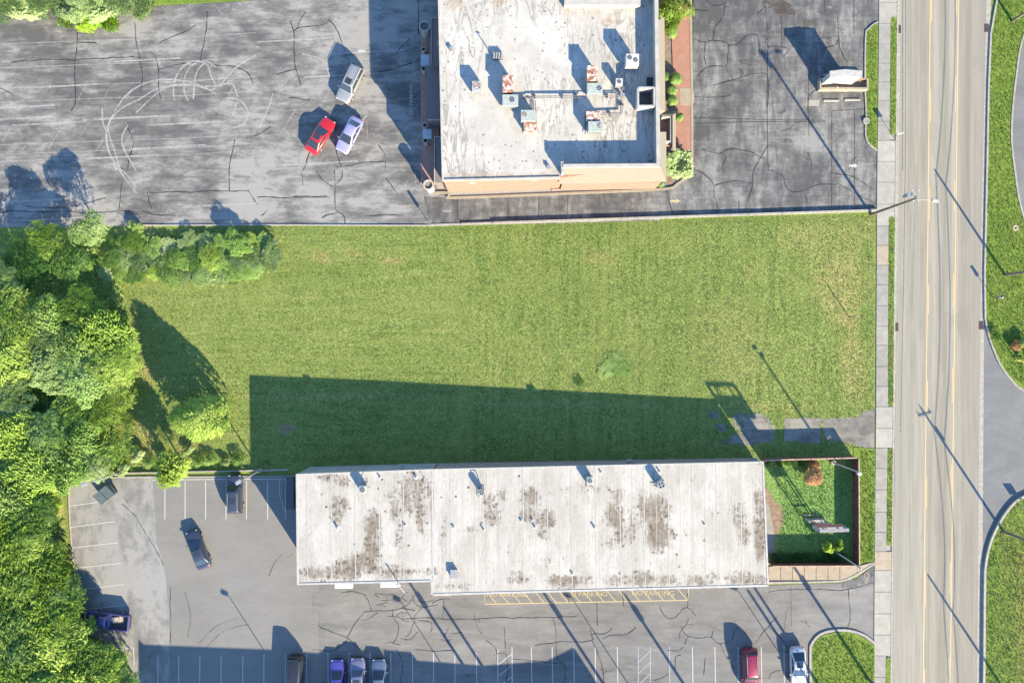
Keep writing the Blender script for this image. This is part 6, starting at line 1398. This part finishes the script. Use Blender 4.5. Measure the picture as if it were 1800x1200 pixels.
# --- west wood: every tree with where it stands
WOOD = [
 # px, py, R, height, kind, label
 (35, 470, 2.4, 4.2, 'dark', 'dark shaded tree at the west photo edge, beside the north lot'),
 (10, 500, 1.8, 4.2, 'fine', 'grey-green round tree at the west photo edge, below the dark shaded tree'),
 (70, 445, 1.9, 3.2, 'dark', 'dark green tree between west edge and the tall pale sapling'),
 (158, 405, 1.6, 5.0, 'fine', 'tall pale sapling reaching over the edge of the north lot'),
 (85, 420, 1.7, 3.6, 'lime', 'yellow-green tree left of the tall pale sapling'),
 (120, 455, 2.1, 3.6, 'broad', 'bushy mid-green tree just south-west of the tall pale sapling'),
 (30, 560, 2.6, 5.6, 'lime', 'large yellow-green tree at the west edge with olive leaf tips'),
 (85, 560, 2.2, 5.0, 'broad', 'mid-green tree right of the large yellow-green western tree'),
 (80, 590, 1.7, 5.2, 'fine', 'silvery grey-green tree above the bare branches'),
 (150, 545, 2.2, 4.6, 'lime', 'bright yellow-green tree near the tip of the big meadow shadow'),
 (190, 590, 2.3, 5.6, 'sumac', 'lime frond tree leaning over the big meadow shadow'),
 (205, 640, 2.4, 5.8, 'lime', 'bright tree beside the big meadow shadow'),
 (140, 610, 2.4, 5.4, 'broad', 'mid-green tree east of the bare branches'),
 (25, 640, 2.2, 5.0, 'sumac', 'yellow-tipped frond tree below the bare branches at the west edge'),
 (95, 650, 2.3, 5.2, 'fine', 'grey-green tree south-east of the bare branches'),
 (160, 670, 2.5, 5.6, 'broad', 'tall mid-green tree in the centre of the wood'),
 (20, 700, 2.5, 5.2, 'fine', 'blue-grey-green tree at the west edge, mid photo'),
 (75, 715, 2.2, 3.8, 'dark', 'low dark tree in the gap of the western wood'),
 (125, 720, 2.1, 4.2, 'broad', 'dark-gapped tree in the middle of the wood'),
 (195, 710, 2.2, 4.6, 'lime', 'yellow-green tree left of the small blob shadow'),
 (30, 770, 2.6, 5.6, 'sumac', 'large yellow frond tree at the west edge, south of mid photo'),
 (90, 765, 2.3, 5.0, 'sumac_m', 'green frond tree beside the large yellow frond tree'),
 (150, 775, 1.9, 4.2, 'broad', 'mid-green tree north of the dumpster, deeper in the wood'),
 (195, 790, 1.8, 3.4, 'weed', 'loose dark weedy tree above the north-west lamp post'),
 (60, 830, 2.7, 5.4, 'sumac', 'large yellow-green frond tree west of the lot corner'),
 (120, 825, 2.2, 4.6, 'sumac_m', 'mid frond tree just above the lot corner'),
 (160, 815, 1.8, 3.8, 'fine', 'pale loose tree left of the north-west lamp post'),
 (15, 870, 2.5, 5.6, 'sumac_m', 'green frond tree at the west edge below the lot corner level'),
 (60, 895, 2.2, 5.0, 'sumac_m', 'frond tree beside the first pale boulder'),
 (25, 940, 2.7, 5.8, 'sumac', 'bright yellow frond tree at the west edge beside the pale boulders'),
 (65, 950, 1.9, 5.2, 'sumac', 'yellow frond tree left of the second pale boulder'),
 (30, 1010, 2.8, 5.8, 'sumac', 'large frond tree at the west edge level with the third painted bay'),
 (90, 1015, 2.4, 5.4, 'sumac', 'yellow frond tree overhanging the bay kerb'),
 (115, 1040, 1.7, 4.6, 'sumac_m', 'small frond tree directly above the blue pickup bonnet'),
 (25, 1080, 2.7, 5.8, 'sumac_m', 'green frond tree at the west edge level with the blue pickup'),
 (90, 1085, 2.6, 5.6, 'sumac', 'yellow frond tree touching the bonnet of the blue pickup'),
 (45, 1145, 2.8, 5.8, 'sumac_m', 'green frond tree in the south-west corner'),
 (115, 1130, 2.5, 5.6, 'sumac', 'frond tree below the blue pickup, leftmost'),
 (20, 1195, 2.6, 5.8, 'sumac', 'yellow frond tree at the bottom left corner'),
 (90, 1190, 2.6, 5.6, 'sumac_m', 'mid-green frond tree at the bottom edge near the corner'),
 (155, 1165, 2.1, 5.2, 'sumac_m', 'frond tree south of the pickup shadow'),
 (190, 1165, 1.8, 4.6, 'sumac', 'yellow tree at the end of the wood by the last painted bay'),
 (160, 1200, 2.2, 4.8, 'sumac', 'frond tree cut by the bottom edge beside the last bay'),
 (210, 1200, 1.6, 3.6, 'sumac_m', 'small frond tree at the bottom edge closest to the shaded lot'),
]
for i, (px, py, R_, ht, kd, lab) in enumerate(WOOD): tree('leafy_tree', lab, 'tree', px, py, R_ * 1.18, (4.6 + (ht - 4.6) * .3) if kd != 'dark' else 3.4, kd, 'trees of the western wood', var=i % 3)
tree('leafy_tree', 'lone frond tree standing in the grass right of the wood, with a long pointed shadow', 'tree', 347, 735, 2.6, 7.6, 'sumac', None, 4, clear=.12, vis=.5)
tree('leafy_tree', 'small frond tree overhanging the first painted line of the south lot', 'tree', 308, 822, 1.75, 4.6, 'sumac', None, 5, clear=.3, vis=.55)
t = thing('dead_branches', 'bare pale dead branches poking out of the western wood', 'dead tree', G(6, 622)); m_ = MB(); bz = 5.2
for (a, b, c) in (((-.5, 0), (2.2, -.6), .07), ((.2, -.1), (1.3, .7), .05), ((.8, -.2), (2.0, .1), .04), ((0, -.4), (1.6, -1.3), .05), ((1.0, -.9), (2.0, -1.9), .03), ((-.3, -.6), (.8, -2.3), .05), ((.2, .4), (.3, 1.6), .04)): m_.tube((a[0], a[1], bz), (b[0], b[1], bz - .5), c, c * .3, 5)
obj('branch', m_, M['bark_pale'], t); obj('trunk', MB().tube((-.3, 0, 0), (-.3, 0, bz + .1), .14, .07), M['bark_pale'], t)
# hedge thicket along the north lot edge
ORD = ('first', 'second', 'third', 'fourth', 'fifth', 'sixth', 'seventh', 'eighth', 'ninth', 'tenth', 'eleventh', 'twelfth', 'thirteenth')
ADJ = dict(broad='mid-green', fine='grey-green', lime='yellow-green', palebush='pale green', dark='dark')
for row, (y0, nm) in enumerate(((432, 'lot-side'), (455, 'middle'), (478, 'meadow-side'))):
    for k in range(11):
        px = 185 + 28.5 * k + RV.uniform(-6, 6) + (row == 1) * 8; py = y0 + RV.uniform(-5, 5) - (3 if k > 8 else 0) + (row == 2) * (4 if 3 < k < 8 else -4)
        if row == 2 and k == 10: continue
        kd = ('broad', 'fine', 'broad', 'broad', 'palebush', 'fine', 'lime')[(k * 3 + row * 2) % 7]
        tree('thicket_shrub', '%s thicket shrub, %s from the west in the %s row of the thicket' % (ADJ[kd], ORD[k], nm), 'shrub', px, py, RV.uniform(1.15, 1.5), (RV.uniform(.6, 1.1) + (1.1 if k == 8 else 0), RV.uniform(.9, 1.5), RV.uniform(.6, 1.0))[row], kd, 'thicket shrubs along the north edge of the meadow', var=k % 2, clear=.02, trunk=False)
def ground_cover(name, pxpoly, dens, size, k, wf, mat, seed, zr, label):
    rg_ = np.random.default_rng(seed); P = [G(*p)[:2] for p in pxpoly]; xs = [p[0] for p in P]; ys = [p[1] for p in P]
    n = int((max(xs) - min(xs)) * (max(ys) - min(ys)) * dens); x = rg_.uniform(min(xs), max(xs), n); y = rg_.uniform(min(ys), max(ys), n); ok = in_poly(x, y, P); x, y = x[ok], y[ok]; n = len(x)
    h = .5 + .25 * np.sin(x * 1.1 + 2 * np.sin(y * .7)) + .25 * np.sin(y * 1.3 + np.sin(x * .9) * 2)
    z = SL * (np.clip(x, XA, XB) - XB) + zr[0] + (zr[1] - zr[0]) * h * rg_.uniform(.6, 1, n)
    nr = rg_.normal(0, .3, (n, 3)) + np.array([.5, -.75, .9])
    me = leaf_mesh(name, np.stack([x, y, z], 1), nr, size * rg_.uniform(.7, 1.25, n), k, wf, mat, .2, np.clip(h * .5 + .2 + rg_.normal(0, .12, n), 0, 1))
    o = bpy.data.objects.new(name, me); COL.objects.link(o); tag(o, label, None, None, 'stuff'); return o
def in_poly(px, py, poly):
    ins = np.zeros(len(px), bool); n = len(poly)
    for i in range(n):
        x0, y0 = poly[i]; x1, y1 = poly[(i + 1) % n]
        c = ((y0 > py) != (y1 > py)); xi = (x1 - x0) * (py - y0) / ((y1 - y0) + 1e-12) + x0; ins ^= c & (px < xi)
    return ins
ground_cover('undergrowth', [(-40, 408), (60, 402), (170, 412), (260, 412), (480, 412), (482, 440), (470, 470), (400, 496), (300, 484), (240, 480), (215, 500), (235, 600), (250, 660), (215, 700), (205, 760), (230, 830), (205, 838), (120, 850), (-40, 850)], 7, .3, 7, .15, M['leaf_mid'], 31, (.1, .7), 'tangled green undergrowth below the wood and thicket')
ground_cover('undergrowth', [(-40, 850), (112, 850), (112, 905), (75, 935), (100, 1000), (128, 1030), (140, 1095), (210, 1150), (236, 1210), (236, 1250), (-40, 1250)], 7, .34, 8, .13, M['leaf_yellow'], 32, (.15, 1.3), 'tangled green undergrowth below the south-western trees')
ground_cover('tall_weeds', [(225, 412), (480, 408), (486, 430), (478, 478), (410, 506), (320, 500), (240, 488)], 9, .26, 6, .1, M['leaf_grey'], 33, (.05, .55), 'pale tall weeds at the foot of the thicket')
ground_cover('tall_weeds', [(235, 800), (430, 800), (430, 822), (230, 826)], 9, .22, 6, .1, M['leaf_mid'], 34, (.03, .35), 'weeds along the narrow garden wall')
for i, (px, py, r, h) in enumerate(((330, 790, .6, .8), (370, 808, .7, .9), (395, 812, .5, .8), (418, 806, .7, .9), (240, 800, .8, 1.1), (262, 812, .7, .9), (283, 800, .6, .8), (225, 745, .9, 1.0), (215, 825, .7, .8), (350, 812, .6, .7), (466, 814, .35, .5), (1080, 634, 1.2, .12), (1068, 650, 1.0, .12), (1094, 647, 1.1, .12), (1018, 671, .6, .3), (240, 402, .7, .9), (230, 395, .5, .8))):
    tree('weed_clump', ('weedy clump just below the lone frond tree', 'weedy clump right of the small frond tree, by the wall', 'weedy clump above the parked dark SUV', 'rightmost weedy clump by the wall, at the building shadow', 'taller weedy clump between wood and small frond tree', 'weedy clump above the wall, left of the small frond tree', 'small weedy clump touching the small frond tree from the left', 'weedy clump beside the white litter', 'weedy clump beside the concrete foot of the north-west lamp post', 'small weedy clump just right of the small frond tree', 'tiny weedy clump beside the second northern lamp post', 'centre of the round dark weed mound in the open meadow', 'south-west part of the round weed mound in the open meadow', 'east part of the round weed mound in the open meadow', 'small weed patch just above the long building shadow', 'weedy clump where the lot edge meets the thicket', 'small weedy clump at the lot edge left of its larger neighbour')[i], 'plant', px, py, r, h, 'weed' if i % 2 or 10 < i < 15 else 'palebush', 'weed clumps in the grass', var=0, clear=0, trunk=False)
for i in range(9): tree('top_bush', '%s bush overhanging the top left corner of the north lot' % ('grey-green corner', 'pale, second from the left', 'grey-green, left of the lime shrubs,', 'pale, behind the leftmost lime shrub,', 'grey-green, behind the middle lime shrub,', 'pale, behind the rightmost lime shrub,', 'grey-green, third from the right,', 'pale, second from the right,', 'grey-green rearmost')[i], 'bush', (12, 45, 80, 115, 150, 180, 210, 240, 60)[i], (8, 4, 0, 6, 0, 4, -2, -4, -20)[i] + 2, 1.9, 2.8, ('fine', 'palebush')[i % 2], 'grey-green bushes at the top left', var=i % 2, clear=.05, trunk=False)
for (px, py, R_, lab) in ((115, 32, .95, 'small bright lime shrub, leftmost of three at the top left'), (155, 37, 1.35, 'large bright lime shrub, middle of three at the top left'), (190, 37, 1.05, 'bright lime shrub, rightmost of three at the top left')):
    tree('lime_shrub', lab, 'shrub', px, py, R_, 1.5, 'bright', 'lime shrubs at the top left', var=int(px) % 2, clear=.02, trunk=False)
# planting by the restaurant
for (px, py, R_, ht, kd, lab) in ((1186, 12, 1.75, 2.4, 'ygbush', 'large yellow-green shrub at the top of the brick path'), (1182, 36, 1.15, 1.8, 'ygbush', 'lower lobe-like yellow-green shrub below the large one'), (1181, 57, .85, 1.1, 'bush', 'round clipped green shrub below the yellow-green shrubs'), (1188, 136, .85, 1.2, 'bush', 'round clipped ball shrub beside the middle of the brick path'), (1172, 133, .6, .9, 'bush', 'small clipped shrub between wall and ball shrub'),
                               (1181, 158, .75, .8, 'bush', 'hedge shrub left of the concrete crossing, northern one'), (1183, 176, .75, .8, 'bush', 'hedge shrub left of the concrete crossing, southern one'), (1195, 205, .62, 1.0, 'bush', 'narrow clipped shrub east of the porch'), (1191, 288, 1.75, 2.6, 'palebush', 'large pale leafy shrub at the south-east corner of the restaurant'), (1162, 324, .42, .6, 'bush', 'tiny round shrub at the east end of the gravel bed')):
    tree('garden_shrub', lab, 'shrub', px, py, R_, ht, kd, None, var=int(px) % 2, clear=.02, trunk=False)
# fenced yard planting
for i, px in enumerate((1362, 1375, 1388, 1401, 1414, 1427, 1440, 1453, 1466, 1480)): tree('hedge_shrub', 'dark hedge shrub, %s from the building in the shaded row along the south fence' % ORD[i], 'shrub', px, 979, .55, .7, 'dark', 'hedge shrubs along the south yard fence', var=1, clear=0, trunk=False)
for i, px in enumerate((1371, 1384, 1397, 1410, 1352)): tree('hedge_shrub', 'small dark shrub by the north fence of the yard, %s' % ('second from the building', 'third from the building', 'fourth from the building', 'closest to the rusty conifer', 'closest to the building')[i], 'shrub', px, 813, .4, .6, 'dark', 'shrubs along the north yard fence', var=1, clear=0, trunk=False)
tree('rusty_conifer', 'rust-brown dead conifer shrub in the fenced yard', 'shrub', 1431, 836, 1.3, 1.6, 'rust', None, 0, clear=0, trunk=False)
tree('rusty_conifer', 'narrow tip of rust-brown conifer just north of the bigger one', 'shrub', 1432, 818, .75, 1.3, 'rust', None, 1, clear=0, trunk=False)
for (px, py, lab) in ((1456, 963, 'lit yellow-green shrub left of the plain pole in the yard'), (1473, 959, 'lit yellow-green shrub right of the plain pole in the yard')): tree('yard_shrub', lab, 'shrub', px, py, .55, 1.9, 'ygbush', None, 0, clear=.25)
for (px, py, R_, ht, kd, lab) in ((1789, 606, .75, 1.0, 'rust', 'orange-brown shrub in the eastern lawn near the curved kerb'), (1803, 602, .7, 1.1, 'bush', 'green shrub at the right photo edge beside the orange-brown one'), (1752, 590, .5, .8, 'dark', 'small dark shrub on the eastern lawn just above the driveway')):
    tree('lawn_shrub', lab, 'shrub', px, py, R_, ht, kd, None, 0, clear=0, trunk=False)
for i, (px, py, lab) in enumerate(((68, 915, 'pale boulder half hidden by the wood, northernmost of three'), (87, 963, 'pale boulder by the wood edge, middle of three'), (217, 1170, 'pale boulder at the end of the wood beside the shaded lot'))):
    t = thing('boulder', lab, 'rock', G(px, py), .3 * i, 'pale boulders along the wood'); rb_ = random.Random(i); m_ = MB(); bm = bmesh.new(); bmesh.ops.create_icosphere(bm, subdivisions=2, radius=.5)
    for v in bm.verts: v.co = Vector((v.co.x * .7, v.co.y * 1.5, v.co.z * 1.1)) * rb_.uniform(.88, 1.1)
    m_.add([tuple(v.co) for v in bm.verts], [tuple(v.index for v in f.verts) for f in bm.faces]); bm.free(); obj('stone', m_, M['conc_pale'], t)
t = thing('paper_litter', 'white crumpled litter on the rough grass by the wood', 'litter', G(220, 747)); obj('scrap', MB().add([(-.2, -.15, .03), (.2, -.1, .1), (.25, .25, .04), (-.1, .3, .14), (.05, .05, .2)], [(0, 1, 4), (1, 2, 4), (2, 3, 4), (3, 0, 4)]), M['white'], t)

# --- grass blades
def in_poly(px, py, poly):
    ins = np.zeros(len(px), bool); n = len(poly)
    for i in range(n):
        x0, y0 = poly[i]; x1, y1 = poly[(i + 1) % n]
        c = ((y0 > py) != (y1 > py)); xi = (x1 - x0) * (py - y0) / ((y1 - y0) + 1e-12) + x0; ins ^= c & (px < xi)
    return ins
def blades(name, pxpoly, dens, h, mat, seed, excl=(), attrs=DRY, z0=.01, label='mown grass blades'):
    rg_ = np.random.default_rng(seed); P = [G(*p)[:2] for p in pxpoly]; xs = [p[0] for p in P]; ys = [p[1] for p in P]
    n = int((max(xs) - min(xs)) * (max(ys) - min(ys)) * dens)
    x = rg_.uniform(min(xs), max(xs), n); y = rg_.uniform(min(ys), max(ys), n); ok = in_poly(x, y, P)
    for e in excl: ok &= ~in_poly(x, y, [G(*q)[:2] for q in e])
    x, y = x[ok], y[ok]; n = len(x)
    z = SL * (np.clip(x, XA, XB) - XB) + z0; c = np.stack([x, y, z], 1)
    k = 4; th = rg_.uniform(0, 6.28, (n, k)); hh = h * rg_.uniform(.5, 1.25, (n, k)); ln = hh * rg_.uniform(.4, 1.3, (n, k)); wd = .022 + .022 * rg_.uniform(0, 1, (n, k))
    d = np.stack([np.cos(th), np.sin(th), 0 * th], 2); s_ = np.stack([-np.sin(th), np.cos(th), 0 * th], 2)
    b = c[:, None] + d * .03; tp = b + d * ln[..., None] + np.array([0, 0, 1.]) * hh[..., None]
    v = np.stack([b - s_ * wd[..., None], b + s_ * wd[..., None], tp], 2).reshape(-1, 3); nf = n * k
    me = bpy.data.meshes.new(name); me.vertices.add(len(v)); me.vertices.foreach_set('co', v.astype(np.float32).reshape(-1))
    me.loops.add(nf * 3); me.loops.foreach_set('vertex_index', np.arange(nf * 3, dtype=np.int32)); me.polygons.add(nf); me.polygons.foreach_set('loop_start', np.arange(0, nf * 3, 3, dtype=np.int32))
    me.update(calc_edges=True); me.materials.append(mat)
    me.attributes.new('tone', 'FLOAT', 'POINT').data.foreach_set('value', np.repeat(rg_.uniform(0, 1, nf), 3).astype(np.float32))
    me.attributes.new('dry', 'FLOAT', 'POINT').data.foreach_set('value', splat(v, attrs))
    o = bpy.data.objects.new(name, me); COL.objects.link(o); o['kind'] = 'stuff'; o['label'] = label; return o
worn_px = [[(1447, 735), (1510, 733), (1537, 717), (1537, 790), (1490, 778), (1450, 772)], [(1380, 737), (1444, 735), (1442, 778), (1380, 775)], [(1305, 735), (1340, 731), (1352, 750), (1348, 758), (1310, 752)], [(1280, 766), (1352, 766), (1356, 776), (1290, 776)], [(1312, 760), (1335, 758), (1350, 778), (1320, 776)]]
blades('mown_grass', [(250, 402), (480, 400), (760, 400), (1538, 376), (1536, 718), (1508, 733), (1520, 790), (1336, 802), (1325, 803), (540, 820), (205, 825), (110, 850), (170, 500), (250, 480)], 46, .06, M['tuft'], 5, excl=worn_px, label='mown meadow grass')
blades('yard_grass', [(1352, 814), (1495, 812), (1496, 983), (1366, 986), (1372, 930), (1375, 890)], 40, .09, M['tuft_y'], 6, attrs=[], z0=.02, label='lush grass inside the fenced yard')
blades('bank_grass', [(1802, 872), (1782, 884), (1763, 907), (1748, 934), (1738, 959), (1733, 990), (1730, 1200), (1830, 1200), (1830, 870)], 26, .14, M['tuft'], 8, attrs=[(1790, 1000, 20, 40, .7), (1795, 1100, 16, 110, .8)], z0=.13, label='grass on the south-east bank')

for nm, poly, z0_ in (('verge_grass_blades', [(1567, 36), (1575.5, 36), (1573, 236), (1565.5, 236)], .1), ('verge_grass_blades', [(1562.5, 385), (1571.5, 385), (1569, 711), (1561.5, 711)], .1), ('verge_grass_blades', [(1561, 792), (1568, 792), (1566.5, 956), (1559, 956)], .1),
                      ('island_grass_blades', [(1541, 44), (1527, 54), (1523, 66), (1522, 235), (1528, 250), (1540, 260)], .11), ('island_grass_blades', [(1431, 1210), (1429, 1150), (1433, 1132), (1445, 1119), (1490, 1113), (1535, 1136), (1534, 1210)], .1),
                      ('strip_grass_blades', [(1511, 792), (1537, 792), (1536, 983), (1511, 988)], .06), ('lawn_grass_blades', [(1741, 60), (1752, 2), (1800, 0), (1800, 55), (1784, 130), (1775, 230), (1781, 300), (1793, 370), (1810, 430), (1810, 686), (1775, 660), (1745, 606), (1733, 560), (1731, 480), (1735, 300), (1738, 150)], .11)):
    blades(nm, poly, 34, .1, M['tuft_v'], int(poly[0][1]) + 40, attrs=[(1565, 130, 20, 30, .5), (1567, 600, 20, 40, .5), (1450, 1130, 20, 8, .5), (1760, 520, 20, 20, .5), (1790, 400, 14, 14, .6), (1532, 60, 8, 20, .4)], z0=z0_, label='short grass blades on the ' + nm.split('_')[0])
